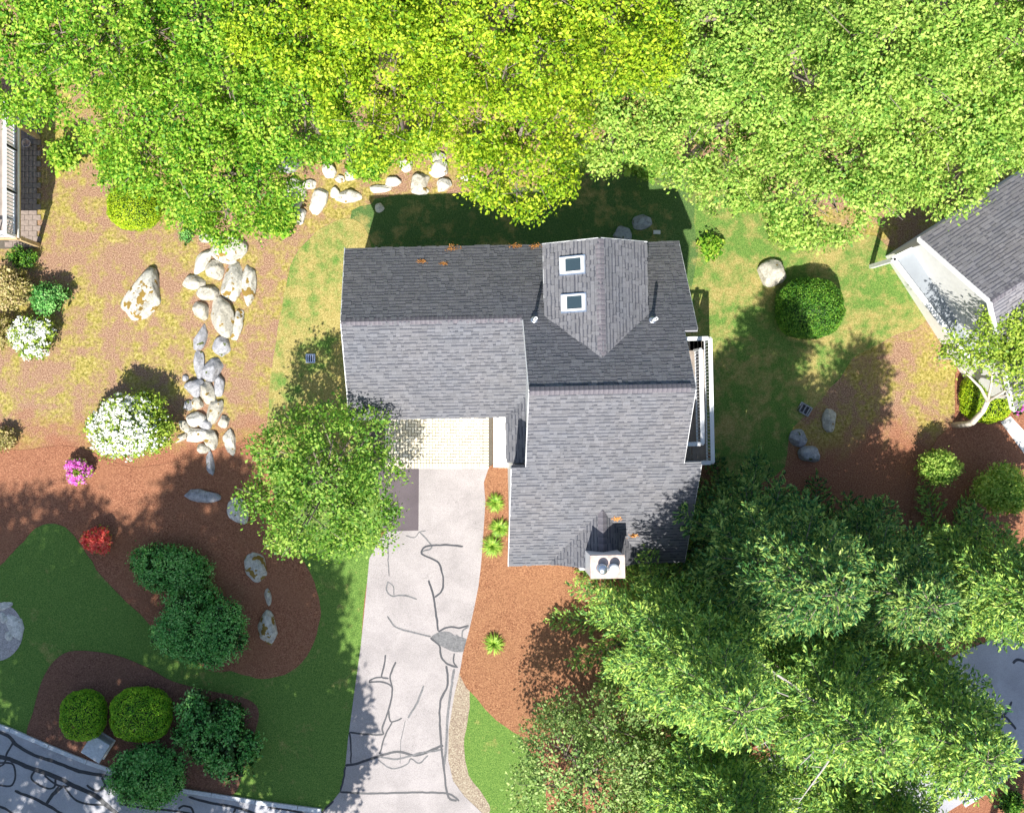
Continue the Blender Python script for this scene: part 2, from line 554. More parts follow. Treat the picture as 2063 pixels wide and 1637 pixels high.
sheet('sandy_edge', [(925, 1350), (945, 1375), (944, 1440), (935, 1500), (945, 1560), (985, 1620), (975, 1650), (940, 1625), (903, 1580), (895, 1480), (905, 1400)], 0.014, M['sand'], 4, wob=0.05)
sheet('mulch_bed', [(58, 1488), (68, 1430), (85, 1370), (112, 1328), (150, 1310), (230, 1318), (300, 1345), (350, 1372), (430, 1392), (500, 1408), (522, 1438), (505, 1500),
                    (488, 1560), (468, 1600), (400, 1598), (330, 1585), (215, 1548), (140, 1518)], 0.035, M['mulch_d'], 4, 0.035)
sheet('mulch_island', [(300, 1255), (255, 1205), (210, 1155), (172, 1100), (145, 1062), (105, 1048), (70, 1060), (40, 1094), (-20, 1140), (-20, 930), (60, 905), (150, 900), (260, 940), (350, 930), (450, 900),
                       (538, 880), (544, 960), (566, 1060), (600, 1108), (628, 1160), (642, 1205), (645, 1245), (626, 1308), (586, 1352), (530, 1366), (470, 1352), (380, 1320)], 0.014, M['mulch'], 4, 0.0, wob=0.04)
sheet('house_mulch_bed', [(985, 940), (1100, 900), (1420, 900), (1440, 1000), (1430, 1100), (1500, 1300), (1500, 1500), (1200, 1560), (1080, 1500), (1000, 1450), (960, 1405), (926, 1358),
                          (945, 1270), (964, 1180), (972, 1100), (978, 1010)], 0.035, M['mulch_o'], 2, 0.035)
sheet('corner_mulch_bed', [(1925, 740), (1950, 720), (2070, 760), (2100, 900), (2063, 1060), (1950, 1080), (1840, 1060), (1850, 960), (1890, 880), (1922, 850)], 0.035, M['mulch'], 3, 0.035)
grv = plain('pea gravel', (0.42, 0.38, 0.37), 0.9, var=0.5, scale=30, bmp=1.0)
sheet('gravel_bed', [(-60, 1268), (-40, 1225), (-5, 1212), (28, 1226), (46, 1258), (42, 1295), (20, 1322), (-10, 1330), (-45, 1312)], 0.018, grv, 4)

DRIVE = [(782, 940), (985, 940), (979, 1010), (973, 1100), (965, 1178), (946, 1270), (930, 1335), (915, 1400), (904, 1470), (903, 1530), (913, 1572), (935, 1602), (975, 1640),
         (1000, 1680), (620, 1680), (655, 1632), (688, 1590), (696, 1540), (701, 1490), (713, 1400), (727, 1300), (737, 1200), (744, 1125), (765, 1085), (781, 1068)]
drv = sheet('driveway', DRIVE, 0.022, M['drive'], 0)
sheet('asphalt_patch', [(760, 943), (844, 943), (843, 1068), (772, 1070)], 0.026, M['patch'], 0)
ROADU = [(-500, 1240), (-200, 1385), (0, 1462), (60, 1487), (140, 1521), (215, 1549), (330, 1585), (440, 1603), (540, 1619), (650, 1634), (1000, 1642), (1300, 1640), (1480, 1560), (1600, 1500),
         (1800, 1400), (1940, 1310), (2063, 1265), (2300, 1200)]
ROADL = [(2300, 1450), (2063, 1537), (2000, 1578), (1900, 1640), (1700, 1760), (1300, 1900), (900, 1950), (300, 1930), (-100, 1850), (-500, 1700)]
rd = sheet('road', ROADU + ROADL, 0.018, M['road'], 0)
rd.name = 'road'

# kerb of granite stones
def kerb(pts, name='kerb'):
    root = link(name, None, kind='structure')
    q = [P(p.x, p.y) for p in crom([(a, b, 0) for a, b in pts], 8, False)]
    acc = [q[0]]
    seg = []
    d0 = 0
    cur = [q[0]]
    for a, b in zip(q, q[1:]):
        cur.append(b)
        d0 += (b - a).length
        if d0 > 1.5:
            seg.append(cur)
            cur = [b]
            d0 = 0
    if len(cur) > 1:
        seg.append(cur)
    for s_ in seg:
        mb = MB()
        a, b = s_[0], s_[-1]
        d = (b - a).normalized()
        n = Vector((-d.y, d.x, 0)) * 0.075
        a = a + d * 0.01
        b = b - d * 0.01
        z = 0.12 + R.uniform(-0.006, 0.006)
        mb.hexa([a - n, b - n, b + n, a + n], [x + Vector((0, 0, z)) for x in (a - n, b - n, b + n, a + n)])
        mb.build('kerb_stone', M['granite'], root)
kerb([(-60, 1440), (0, 1460), (60, 1485), (140, 1519), (215, 1547), (330, 1583), (440, 1601), (540, 1617), (648, 1631)])
kerb([(2120, 1512), (2063, 1536), (2030, 1558), (1990, 1588), (1940, 1620)], 'kerb')

# crack sealing on the driveway
T_ = [
    ([(845, 1070), (870, 1100), (852, 1110), (850, 1117)], 3, 'tar_old'),
    ([(933, 1100), (900, 1097), (862, 1099), (850, 1108), (853, 1117), (880, 1130), (890, 1150), (893, 1175), (888, 1192), (876, 1202)], 3.6, 'tar'),
    ([(863, 1168), (872, 1195), (877, 1225), (883, 1270)], 4.2, 'tar'),
    ([(883, 1271), (905, 1262), (925, 1264), (944, 1259)], 3.6, 'tar'),
    ([(944, 1261), (932, 1270), (930, 1284), (918, 1278)], 3.0, 'tar_old'),
    ([(780, 1240), (798, 1262), (830, 1272), (868, 1282)], 3.4, 'tar_old'),
    ([(867, 1284), (885, 1300), (890, 1325), (905, 1338), (922, 1343)], 4, 'tar'),
    ([(915, 1315), (914, 1332), (922, 1344)], 3, 'tar'),
    ([(899, 1340), (902, 1365), (900, 1385), (888, 1410), (886, 1450), (889, 1500), (893, 1535), (902, 1600), (920, 1612)], 4.4, 'tar'),
    ([(915, 1346), (909, 1385), (902, 1440), (899, 1500), (895, 1540)], 5, 'tar_old'),
    ([(776, 1318), (774, 1340), (769, 1362), (783, 1366)], 3.4, 'tar'),
    ([(797, 1332), (790, 1350), (786, 1366), (790, 1385), (788, 1410), (779, 1440), (770, 1466), (771, 1478), (740, 1478), (704, 1474)], 3.6, 'tar'),
    ([(743, 1373), (765, 1372), (782, 1376), (791, 1384)], 3.4, 'tar'),
    ([(743, 1371), (756, 1364), (770, 1363)], 3.2, 'tar'),
    ([(783, 1428), (785, 1445), (790, 1453), (810, 1446)], 3, 'tar'),
    ([(790, 1454), (776, 1480), (765, 1517)], 3.2, 'tar'),
    ([(704, 1474), (707, 1500), (707, 1537)], 3.2, 'tar'),
    ([(696, 1541), (715, 1538), (760, 1523), (800, 1513), (840, 1520), (875, 1507), (893, 1500)], 5, 'tar'),
    ([(765, 1523), (800, 1528), (840, 1517), (870, 1512), (893, 1508)], 3.6, 'tar_old'),
    ([(762, 1530), (790, 1547), (820, 1538), (828, 1527), (845, 1536), (862, 1520)], 2.8, 'tar_old'),
    ([(854, 1380), (840, 1415), (822, 1445)], 4, 'tar_old'), ([(817, 1450), (808, 1490), (806, 1537)], 1.6, 'tar_old'),
    ([(685, 1594), (740, 1597), (800, 1596), (860, 1595), (905, 1598), (925, 1612)], 4, 'tar'),
    ([(672, 1612), (658, 1626), (644, 1642)], 4, 'tar'),
    ([(696, 1543), (692, 1570), (686, 1592)], 3.5, 'tar'),
    ([(782, 1170), (779, 1188), (790, 1200), (812, 1198), (840, 1206)], 3.0, 'tar_old'),
    ([(783, 1172), (792, 1180), (794, 1198)], 2.4, 'tar_old'), ([(783, 1075), (782, 1120), (784, 1160)], 2.2, 'tar_old'),
    ([(817, 1078), (835, 1082), (845, 1071), (858, 1068)], 2.0, 'tar_old'),
]
for pts, wd, mt in T_:
    ribbon('crack_seal', pts, wd, 0.0265 + 0.0004 * R.random(), M[mt], drv)
def blob(name, pts, z, mat, parent):
    vs = [P(p.x, p.y) + Vector((0, 0, z)) for p in crom([(a, b, 0) for a, b in pts], 4)]
    fs = []
    for a, b, c in tessellate_polygon([vs]):
        if (vs[b] - vs[a]).cross(vs[c] - vs[a]).z < 0:
            a, b = b, a
        fs.append((a, b, c))
    return link(name, mk_mesh(name, vs, fs, mat), parent)
blob('tar_stain', [(868, 1284), (885, 1272), (905, 1272), (918, 1280), (940, 1287), (936, 1310), (915, 1312), (900, 1306), (885, 1298)], 0.0262, M['tar_old'], drv)
RT = [
    ([(-20, 1470), (15, 1480), (35, 1500), (70, 1520), (115, 1535), (160, 1552), (215, 1562)], 7), ([(215, 1562), (260, 1578), (330, 1597)], 5),
    ([(-20, 1520), (20, 1528), (60, 1545), (110, 1562), (150, 1582), (190, 1600), (220, 1625), (250, 1650)], 9),
    ([(27, 1495), (15, 1515), (8, 1538), (-10, 1545)], 4), ([(-10, 1535), (28, 1540), (25, 1580), (-10, 1578)], 4), ([(30, 1592), (80, 1612), (115, 1632), (140, 1650)], 6),
    ([(70, 1552), (64, 1568), (90, 1585), (110, 1584), (112, 1560)], 4), ([(90, 1560), (105, 1574), (125, 1583), (140, 1582)], 4), ([(130, 1580), (108, 1600), (95, 1618)], 5),
    ([(120, 1582), (100, 1606), (94, 1618)], 4), ([(130, 1584), (150, 1608), (175, 1618), (215, 1620)], 4), ([(205, 1565), (212, 1582), (195, 1592), (175, 1580)], 5),
    ([(360, 1628), (370, 1622), (385, 1626), (392, 1640)], 4), ([(-10, 1620), (15, 1630), (32, 1645)], 5), ([(380, 1604), (420, 1615), (480, 1626), (520, 1640)], 5),
    ([(240, 1618), (290, 1626), (350, 1632), (400, 1640)], 4), ([(475, 1625), (470, 1640)], 4), ([(540, 1624), (600, 1634), (640, 1650)], 5),
    ([(2040, 1335), (2050, 1328), (2075, 1334)], 6), ([(2002, 1450), (2025, 1436), (2038, 1412)], 5), ([(1990, 1455), (2020, 1442), (2040, 1460), (2046, 1468)], 5),
    ([(1490, 1600), (1500, 1615), (1515, 1640)], 6), ([(1478, 1600), (1500, 1605), (1520, 1590)], 5), ([(2075, 1520), (2040, 1550), (2005, 1570)], 8),
]
for pts, wd in RT:
    ribbon('crack_seal', pts, wd, 0.0225 + 0.0004 * R.random(), M['tar'], rd)

# paved apron in front of the garage
ap = sheet('paver_apron', [(745, 835), (993, 835), (993, 941), (745, 941)], 0.022, M['joint'], 0)
LB, WB = 0.222, 0.111
brick = MB().box(0.010, LB - 0.010, 0.010, WB - 0.010, 0, 0.022)
bm_ = mk_mesh('paver', brick.v, brick.f, M['paver'])
slots = []
x0, x1 = P(775, 0).x, P(976, 0).x
y0, y1 = P(0, 932).y, P(0, 836).y
i = 0
for j in range(-60, 70):
    for k in range(-40, 70):
        # herringbone cell: one brick lying, one standing
        bx = x0 + j * WB + k * WB
        by = y0 - 2.0 + 0 + (k - j) * WB + 0
        if (j % 2) == 0:
            pass
for r_ in range(-45, 60):
    for c_ in range(-12, 25):
        ox = x0 + r_ * WB + c_ * 4 * WB - 0 * WB
        oy = y0 + r_ * WB
        slots.append((ox, oy, 0))
        slots.append((ox + 3 * WB, oy, 1))
good = []
for ox, oy, v_ in slots:
    w_, h_ = (LB, WB) if not v_ else (WB, LB)
    if ox >= x0 - 0.02 and ox + w_ <= x1 + 0.02 and oy >= y0 - 0.02 and oy + h_ <= y1 + 0.03:
        good.append((ox, oy, v_))
half = []
occ = set()
for ox, oy, v_ in good:
    ci, cj = round((ox - x0) / WB), round((oy - y0) / WB)
    occ |= {(ci, cj), (ci, cj + 1) if v_ else (ci + 1, cj)}
for ci in range(int((x1 - x0) / WB)):
    for cj in range(int((y1 - y0) / WB)):
        if (ci, cj) not in occ:
            half.append((x0 + ci * WB, y0 + cj * WB))
x1 = x0 + int((x1 - x0) / WB) * WB
xs = x0
while xs + WB < x1 + 0.2:
    good.append((xs, y0 - 0.222, 1))
    xs += WB
ys = y0 - 0.222
while ys < y1 - 0.05:
    good.append((x1 + 0.004, ys, 0))
    ys += WB
hb = MB().box(.01, WB - .01, .01, WB - .01, 0, .022)
hme = mk_mesh('half_paver', hb.v, hb.f, M['paver'])
for ox, oy in half:
    link('half_paver', hme, ap).location = (ox, oy, .024)
good.sort(key=lambda q: -q[0])
stuff = MB()
for n_, (ox, oy, v_) in enumerate(good):
    if n_ < 300:
        o = link('paver', bm_, ap)
        o.location = (ox + (WB if v_ else 0), oy, 0.024 + R.uniform(-0.001, 0.002))
        o.rotation_euler = (0, 0, math.pi / 2 if v_ else 0)
    else:
        w_, h_ = (LB, WB) if not v_ else (WB, LB)
        stuff.box(ox + .010, ox + w_ - .010, oy + .010, oy + h_ - .010, 0.023, 0.045)
if stuff.v:
    stuff.build('paver_field', M['paver'], ap, kind='stuff')
# long pale concrete step beside the pavers
stp = thing('concrete_step', 'long pale concrete step between the cream pavers and the entry wall', 'step', P(1005, 890))
a, b = P(994, 941), P(1024, 838)
for k in range(3):
    xa = a.x + (b.x - a.x) * k / 3
    xb = a.x + (b.x - a.x) * (k + 1) / 3 - 0.008
    MB().box(xa - stp.location.x, xb - stp.location.x, a.y - stp.location.y, b.y - stp.location.y, 0, 0.10 + 0.09 * k).build('tread', M['concrete'], stp)

# ------------------------------------------------------------ the main house
TH = math.radians(1.2)
hs = thing('house', 'grey shingled house with dormer, skylights and chimney in the centre', 'house', (0, 0, 0), TH)
sN = 0.82
VE, HE = 5.145, 3.48
def hN(v): return HE + sN * (VE - v)
R1V, R2V = 2.50, 0.13
R1H, R2H = hN(R1V), hN(R2V)
SV = -5.92
def hS(v): return R2H - sN * (R2V - v)
def hG(v): return R1H - sN * (R1V - v)
GV = -0.71

SH = MB()       # all loose shingle tabs of the house
def roof_plane(o, a, b, W, Ln, parent, board=True, expo=0.143, target=None, th=0.10, mat='under', trim=True, edges='ebt'):
    """o: eave corner, a: unit vector along the eave, b: unit vector up the slope"""
    o, a, b = Vector(o), Vector(a).normalized(), Vector(b).normalized()
    n = a.cross(b).normalized()
    if n.z < 0:
        n = -n
    t = target if target is not None else SH
    if board:
        lo = -n * th
        q = [o, o + a * W, o + a * W + b * Ln, o + b * Ln]
        MB().hexa([p + lo for p in q], [p - n * 0.004 for p in q]).build('roof_board', M[mat], parent)
    r = 0
    pos = -0.02
    while pos < Ln - 0.01:
        e = min(expo, Ln - pos)
        x = -R.uniform(0, 0.15)
        while x < W:
            wd = R.choice((0.09, 0.12, 0.14, 0.17, 0.2, 0.24)) * R.uniform(0.9, 1.1)
            xa, xb = max(x, -0.012), min(x + wd, W + 0.012)
            x += wd
            if xb - xa < 0.01:
                continue
            tk = R.choice((0.009, 0.011, 0.018, 0.024))
            hi = tk > 0.015
            y0_, y1_ = pos - (0.018 if hi else 0), min(pos + e + 0.02, Ln)
            ym = min(pos + e * (.70 if hi else .58), Ln - .001)
            yn = min(ym + e * .10, Ln)
            base = len(t.v)
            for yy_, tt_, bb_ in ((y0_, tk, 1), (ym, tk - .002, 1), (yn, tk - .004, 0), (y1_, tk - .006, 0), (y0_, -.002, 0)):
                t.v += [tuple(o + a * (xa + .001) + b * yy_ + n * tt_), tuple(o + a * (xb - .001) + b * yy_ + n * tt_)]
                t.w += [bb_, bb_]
            t.f += [(base, base + 1, base + 3, base + 2), (base + 2, base + 3, base + 5, base + 4), (base + 4, base + 5, base + 7, base + 6), (base + 8, base + 9, base + 1, base)]
        pos += expo
        r += 1

def fascia(p, q, parent, wd=0.03, ht=0.16, mat='white', name='fascia'):
    return MB().beam(p, q, wd, ht).build(name, M[mat], parent)

UL, UM, UE, UEN, USL, USE = -3.21, 2.69, 7.79, 8.22, 2.22, 8.37
VJN, VJS = 1.98, -2.31
WU = 2.86          # west wall of the tall part
X_ = Vector((1, 0, 0)); Xm = Vector((-1, 0, 0))
bN = Vector((0, -1, sN)).normalized()    # up the north slope
bS = Vector((0, 1, sN)).normalized()     # up the south slopes
kN = math.sqrt(1 + sN * sN)
# north slope, four pieces side by side
roof_plane((UM - 0.002, VE, HE), Xm, bN, UM - 0.002 - UL, (VE - R1V) * kN, hs)
roof_plane((UE, VE, HE), Xm, bN, UE - UM, (VE - R2V) * kN, hs)
roof_plane((UEN, VE, HE), Xm, bN, UEN - UE - 0.002, (VE - VJN) * kN, hs)
# garage south slope
roof_plane((UL, GV, hG(GV)), X_, bS, WU - 0.01 - UL, (R1V - GV) * kN, hs)
# tall part south slope
roof_plane((UM, VJS + .001, hS(VJS)), X_, bS, UE - UM, (R2V - VJS) * kN, hs)
roof_plane((USL, SV, hS(SV)), X_, bS, USE - USL, (VJS - SV) * kN, hs)
# entry roof sloping west
bE = Vector((1, 0, sN)).normalized()
roof_plane((USL, 0.15, hG(GV)), Vector((0, -1, 0)), bE, 0.15 - VJS - 0.01, (WU - USL) * kN, hs)
# north dormer
DC, DH, DE, sD = 5.06, 6.78, 1.66, 0.70
DN, DS = 4.88, 0.9
kD = math.sqrt(1 + sD * sD)
roof_plane((DC - DE, DN, DH - sD * DE), Vector((0, -1, 0)), Vector((1, 0, sD)), DN - DS, DE * kD, hs)
roof_plane((DC + DE, DS, DH - sD * DE), Vector((0, 1, 0)), Vector((-1, 0, sD)), DN - DS, DE * kD, hs)
# south cross gable behind the chimney
CC, CH, CE, sC = 5.31, 4.30, 1.67, 0.975
kC = math.sqrt(1 + sC * sC)
roof_plane((CC - CE, -3.4, CH - sC * CE), Vector((0, -1, 0)), Vector((1, 0, sC)), 2.5, CE * kC, hs)
roof_plane((CC + CE, -5.9, CH - sC * CE), Vector((0, 1, 0)), Vector((-1, 0, sC)), 2.5, CE * kC, hs)
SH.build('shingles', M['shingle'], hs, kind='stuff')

# ridge caps
def caps(p, q, sw, parent, lift=0.02, wd=0.155, mat='cap', cap_len=0.15):
    """cap shingles folded over a ridge from p to q; sw = roof slope either side"""
    p, q = Vector(p), Vector(q)
    d = (q - p).normalized()
    s_ = Vector((d.y, -d.x, 0)).normalized()
    k = math.sqrt(1 + sw * sw)
    mb = MB()
    A = s_ * (wd / k) + Vector((0, 0, -wd * sw / k))
    B = -s_ * (wd / k) + Vector((0, 0, -wd * sw / k))
    up = Vector((0, 0, lift))
    e = d * cap_len
    t0, t1 = Vector((0, 0, .016)), Vector((0, 0, .004))
    a0, r0, b0 = A + up + t0, up + t0, B + up + t0
    a1, r1, b1 = A + up + t1 + e, up + t1 + e, B + up + t1 + e
    dn = Vector((0, 0, -lift - .02))
    mb.add([a0, r0, b0, a1, r1, b1, A + dn * .6, B + dn * .6, A + dn * .6 + e, B + dn * .6 + e],
           [(0, 1, 4, 3), (1, 2, 5, 4), (6, 7, 2, 1, 0), (0, 3, 8, 6), (2, 7, 9, 5)])
    me = mk_mesh('ridge_cap', mb.v, mb.f, M[mat])
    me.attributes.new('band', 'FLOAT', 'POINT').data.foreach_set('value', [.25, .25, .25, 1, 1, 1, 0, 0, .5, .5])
    n = int((q - p).length / cap_len)
    for i_ in range(n):
        o = link('ridge_cap', me, parent)
        o.location = p + d * (i_ * cap_len) + Vector((0, 0, R.uniform(0, .006)))
caps((UL, R1V, R1H), (UM, R1V, R1H), sN, hs, 0.01)
caps((UM, R2V, R2H), (UE, R2V, R2H), sN, hs, 0.075, 0.17)
caps((DC, DN, DH), (DC, R2V + 1.05, DH), sD, hs, 0.012, 0.16, cap_len=0.16)
caps((CC, -5.25, CH), (CC, -3.6, CH), sC, hs, 0.03, 0.2, cap_len=0.22)

# trim boards under the roof edges
z_ = 0.12
def tr(p, q, **k): fascia(p, q, hs, **k)
tr((UL, VE + .012, HE - z_), (UEN, VE + .012, HE - z_))
tr((UL - .012, VE, HE - .09), (UL - .012, R1V, R1H - .09)); tr((UL - .012, R1V, R1H - .09), (UL - .012, GV, hG(GV) - .09))
tr((UL, GV - .012, hG(GV) - z_), (USL, GV - .012, hG(GV) - z_))
tr((UM - .014, VJS, hS(VJS) - .1), (UM - .014, R2V, R2H - .1)); tr((UM - .014, R2V, R2H - .1), (UM - .014, R1V - 0.1, hN(R1V - 0.1) - .1))
tr((USL - .013, VJS - .01, hS(VJS) - .1), (USL - .013, SV, hS(SV) - .1))
tr((USL, SV - .012, hS(SV) - z_), (CC - CE, SV - .012, hS(SV) - z_)); tr((CC + CE, SV - .012, hS(SV) - z_), (USE, SV - .012, hS(SV) - z_))
tr((USL - .012, GV, hG(GV) - z_), (USL - .012, VJS + .02, hG(GV) - z_))
tr((UEN + .012, VE, HE - .1), (UEN + .012, VJN, hN(VJN) - .1)); tr((UE, VJN - .012, hN(VJN) - .1), (UEN, VJN - .012, hN(VJN) - .1))
tr((UE + .012, VJN - .03, hN(VJN) - .1), (UE + .012, R2V, R2H - .1)); tr((UE + .012, R2V, R2H - .1), (UE + .012, VJS, hS(VJS) - .1))
tr((USE + .012, VJS, hS(VJS) - .1), (USE + .012, SV, hS(SV) - .1)); tr((UE + .02, VJS + .012, hS(VJS) - .1), (USE, VJS + .012, hS(VJS) - .1))
tr((DC - DE, DN + .012, DH - sD * DE - .08), (DC, DN + .012, DH - .08)); tr((DC, DN + .012, DH - .08), (DC + DE, DN + .012, DH - sD * DE - .08))
tr((DC - DE - .012, DN, DH - sD * DE - .1), (DC - DE - .012, 3.1, DH - sD * DE - .1)); tr((DC + DE + .012, DN, DH - sD * DE - .1), (DC + DE + .012, 3.1, DH - sD * DE - .1))

# walls: profile in (v, z) pulled along u
def prism(u0, u1, prof, name, mat, axis='u'):
    n = len(prof)
    mb = MB()
    vs = [(u0, v, z) for v, z in prof] + [(u1, v, z) for v, z in prof] if axis == 'u' else [(v, u0, z) for v, z in prof] + [(v, u1, z) for v, z in prof]
    fs = [tuple(range(n)), tuple(reversed(range(n, 2 * n)))] + [(i, n + i, n + (i + 1) % n, (i + 1) % n) for i in range(n)]
    mb.add(vs, fs)
    return mb.build(name, M[mat], hs)
dz = 0.13
prism(UL + .25, WU - 0.01, [(GV + .25, 0), (VE - .25, 0), (VE - .25, hN(VE - .25) - dz), (R1V, R1H - dz), (GV + .25, hG(GV + .25) - dz)], 'wall', 'siding')
prism(WU, UE - .12, [(VJS - .3, 0), (VE - .26, 0), (VE - .26, hN(VE - .26) - dz), (R2V, R2H - dz), (VJS - .3, hS(VJS - .3) - dz)], 'wall', 'siding')
prism(USL + .18, USE - .2, [(SV + .25, 0), (VJS - .06, 0), (VJS - .06, hS(VJS - .06) - dz), (SV + .25, hS(SV + .25) - dz)], 'wall', 'siding')
prism(UE - .12, UEN - .2, [(VJN + .15, 0), (VE - .27, 0), (VE - .27, hN(VE - .27) - dz), (VJN + .15, hN(VJN + .15) - dz)], 'wall', 'siding')
prism(DN - .25, 1.6, [(DC - DE + .2, 3.3), (DC + DE - .2, 3.3), (DC + DE - .2, DH - sD * (DE - .2) - .12), (DC, DH - .12), (DC - DE + .2, DH - sD * (DE - .2) - .12)], 'dormer_wall', 'siding', 'v')
prism(SV + .2, -4.5, [(CC - CE + .3, 0), (CC + CE - .3, 0), (CC + CE - .3, CH - sC * (CE - .3) - .15), (CC, CH - .15), (CC - CE + .3, CH - sC * (CE - .3) - .15)], 'gable_wall', 'siding', 'v')
prism(USL + .2, WU, [(GV + .24, 0), (VJS - .05, 0), (VJS - .05, 2.95), (GV + .24, 2.95)], 'entry_wall', 'siding')
gd = MB().box(-2.4, 1.6, GV + .20, GV + .245, 0.05, 2.2).build('garage_door', M['white'], hs)
for k in range(1, 4):
    MB().box(-2.38, 1.58, GV + .185, GV + .199, 0.05 + .54 * k - .01, .05 + .54 * k + .01).build('panel_joint', M['under'], gd)
wf = MB().box(DC - .6, DC + .6, DN - .255, DN - .215, 4.0, 5.7).build('window', M['white'], hs)
MB().box(DC - .53, DC + .53, DN - .214, DN - .205, 4.07, 5.63).build('pane', M['glass'], wf)
for va in (-1.6, 0.4):
    wf = MB().box(UE - .12, UE - .085, va, va + 1.3, 2.3, 4.2).build('window', M['white'], hs)
    MB().box(UE - .085, UE - .078, va + .07, va + 1.23, 2.37, 4.13).build('pane', M['glass'], wf)

# skylights on the west slope of the dormer
def skylight(u0, u1, v0, v1):
    hz = lambda u: DH - sD * (DC - u)
    t_ = Vector((-sD, 0, 1)).normalized()
    def pt(u, v, z): return Vector((u, v, hz(u))) + t_ * z
    def ring(u0, u1, v0, v1, i0, zt, nm, mt, par):
        mb = MB()
        for (a0, a1, b0, b1) in ((u0, u1, v0, v0 + i0[0]), (u0, u1, v1 - i0[1], v1), (u0, u0 + i0[2], v0 + i0[0], v1 - i0[1]), (u1 - i0[3], u1, v0 + i0[0], v1 - i0[1])):
            mb.hexa([pt(a0, b0, 0.005), pt(a1, b0, 0.005), pt(a1, b1, 0.005), pt(a0, b1, 0.005)], [pt(a0, b0, zt), pt(a1, b0, zt), pt(a1, b1, zt), pt(a0, b1, zt)])
        return mb.build(nm, M[mt], par)
    fr = ring(u0, u1, v0, v1, (.06, .05, .16, .05), .13, 'skylight', 'white', hs)
    ring(u0 - .05, u1 + .04, v0 - .05, v1 + .04, (.045, .035, .045, .035), .035, 'flashing', 'metal', fr)
    mb = MB()
    a0, a1, b0, b1 = u0 + .16, u1 - .05, v0 + .06, v1 - .05
    mb.hexa([pt(a0, b0, .02), pt(a1, b0, .02), pt(a1, b1, .02), pt(a0, b1, .02)], [pt(a0, b0, .10), pt(a1, b0, .10), pt(a1, b1, .10), pt(a0, b1, .10)])
    mb.build('pane', M['glass'], fr)
skylight(3.93, 4.60, 3.86, 4.38)
skylight(3.95, 4.61, 2.66, 3.18)

# vent pipes on the north slope
for (px, py) in ((1075, 645), (1311, 646)):
    q = P(px, py, 5.55)
    u_, v_ = q.x * math.cos(TH) + q.y * math.sin(TH), -q.x * math.sin(TH) + q.y * math.cos(TH)
    zz = hN(v_)
    vp = MB().lathe(u_, v_, [(0.055, zz - .1), (0.055, zz + .78), (0.035, zz + .78), (0.035, zz + .5)], 14).build('vent_pipe', M['white'], hs, True)
    MB().lathe(u_, v_, [(0.13, zz - .08), (0.12, zz + .06), (0.062, zz + .12), (.062, zz + .05)], 14).build('collar', M['metal'], vp, True)

# chimney
CU0, CU1, CV0, CV1, CT = 4.77, 5.86, -6.02, -5.30, 5.18
chm = MB().box(CU0, CU1, CV0, CV1, 0, CT).build('chimney', M['white'], hs)
MB().box(CU0 - .12, CU1 + .12, CV0 - .06, CV1 + .02, 0, 3.1).build('chimney_shoulder', M['white'], chm)
MB().hexa([(CU0 - .03, CV0 - .03, CT + .003), (CU1 + .03, CV0 - .03, CT + .003), (CU1 + .03, CV1 + .03, CT + .003), (CU0 - .03, CV1 + .03, CT + .003)],
          [(CU0 - .02, CV0 - .02, CT + .045), (CU1 + .02, CV0 - .02, CT + .045), (CU1 + .02, CV1 + .02, CT + .045), (CU0 - .02, CV1 + .02, CT + .045)]).build('chimney_top', M['rust'], chm)
for (uu, mt) in ((5.12, 'metal'), (5.50, 'metalw')):
    fl = MB().lathe(uu, -5.70, [(.19, CT + .04), (.15, CT + .10), (.12, CT + .10), (.12, CT + .28)], 22).build('flue', M['metal'], chm, True)
    MB().lathe(uu, -5.70, [(.165, CT + .26), (.17, CT + .30), (.15, CT + .34), (.08, CT + .37), (.01, CT + .38)], 22).build('flue_cap', M[mt], fl, True)

# side deck on the east, two levels with railings
dk = thing('side_deck', 'two level side deck with white railings along the east wall of the house', 'deck', (0, 0, 0), TH)
def platform(u0, u1, v0, v1, z, nm='deck_board', wdt=0.14):
    x = u0
    while x < u1 - .02:
        MB().box(x, min(x + wdt - .008, u1), v0, v1, z - .03, z).build(nm, M['deckw'], dk)
        x += wdt
def railing(p, q, z, par, name='railing', posts=True, sp=0.115, topw=0.14, ht=0.95, bal=0.032):
    p, q = Vector((p[0], p[1], 0)), Vector((q[0], q[1], 0))
    d = q - p
    n = max(2, int(d.length / sp))
    rr = MB().beam(p + Vector((0, 0, z + ht)), q + Vector((0, 0, z + ht)), topw, .035).build(name, M['white'], par)
    MB().beam(p + Vector((0, 0, z + .1)), q + Vector((0, 0, z + .1)), .05, .04).build('bottom_rail', M['white'], rr)
    bb = None
    for i_ in range(n + 1):
        c = p + d * (i_ / n)
        th_ = .09 if posts and i_ in (0, n) else bal
        z0 = z + (.12 if th_ < .05 else 0)
        MB().box(c.x - th_ / 2, c.x + th_ / 2, c.y - th_ / 2, c.y + th_ / 2, z0, z + ht - .019).build('baluster' if th_ < .05 else 'post', M['white'], rr)
    return rr
ZU, ZL = 2.55, 1.75
platform(7.70, 8.90, -1.78, 1.45, ZU)
platform(8.92, 9.45, -2.5, 1.84, ZL)
platform(7.70, 8.90, -2.5, -1.80, ZL)
MB().box(7.70, 8.90, -1.78, 1.45, ZU - .25, ZU - .035).build('joist_frame', M['white'], dk)
MB().box(7.70, 9.45, 1.50, 1.84, ZL - .03, ZL).build('deck_board', M['deckw'], dk)
railing((8.90, -1.78), (8.90, 1.45), ZU, dk)
railing((7.75, -1.78), (8.83, -1.78), ZU, dk)
railing((9.42, -2.48), (9.42, 1.86), ZL, dk)
railing((7.8, 1.86), (9.35, 1.86), ZL, dk)
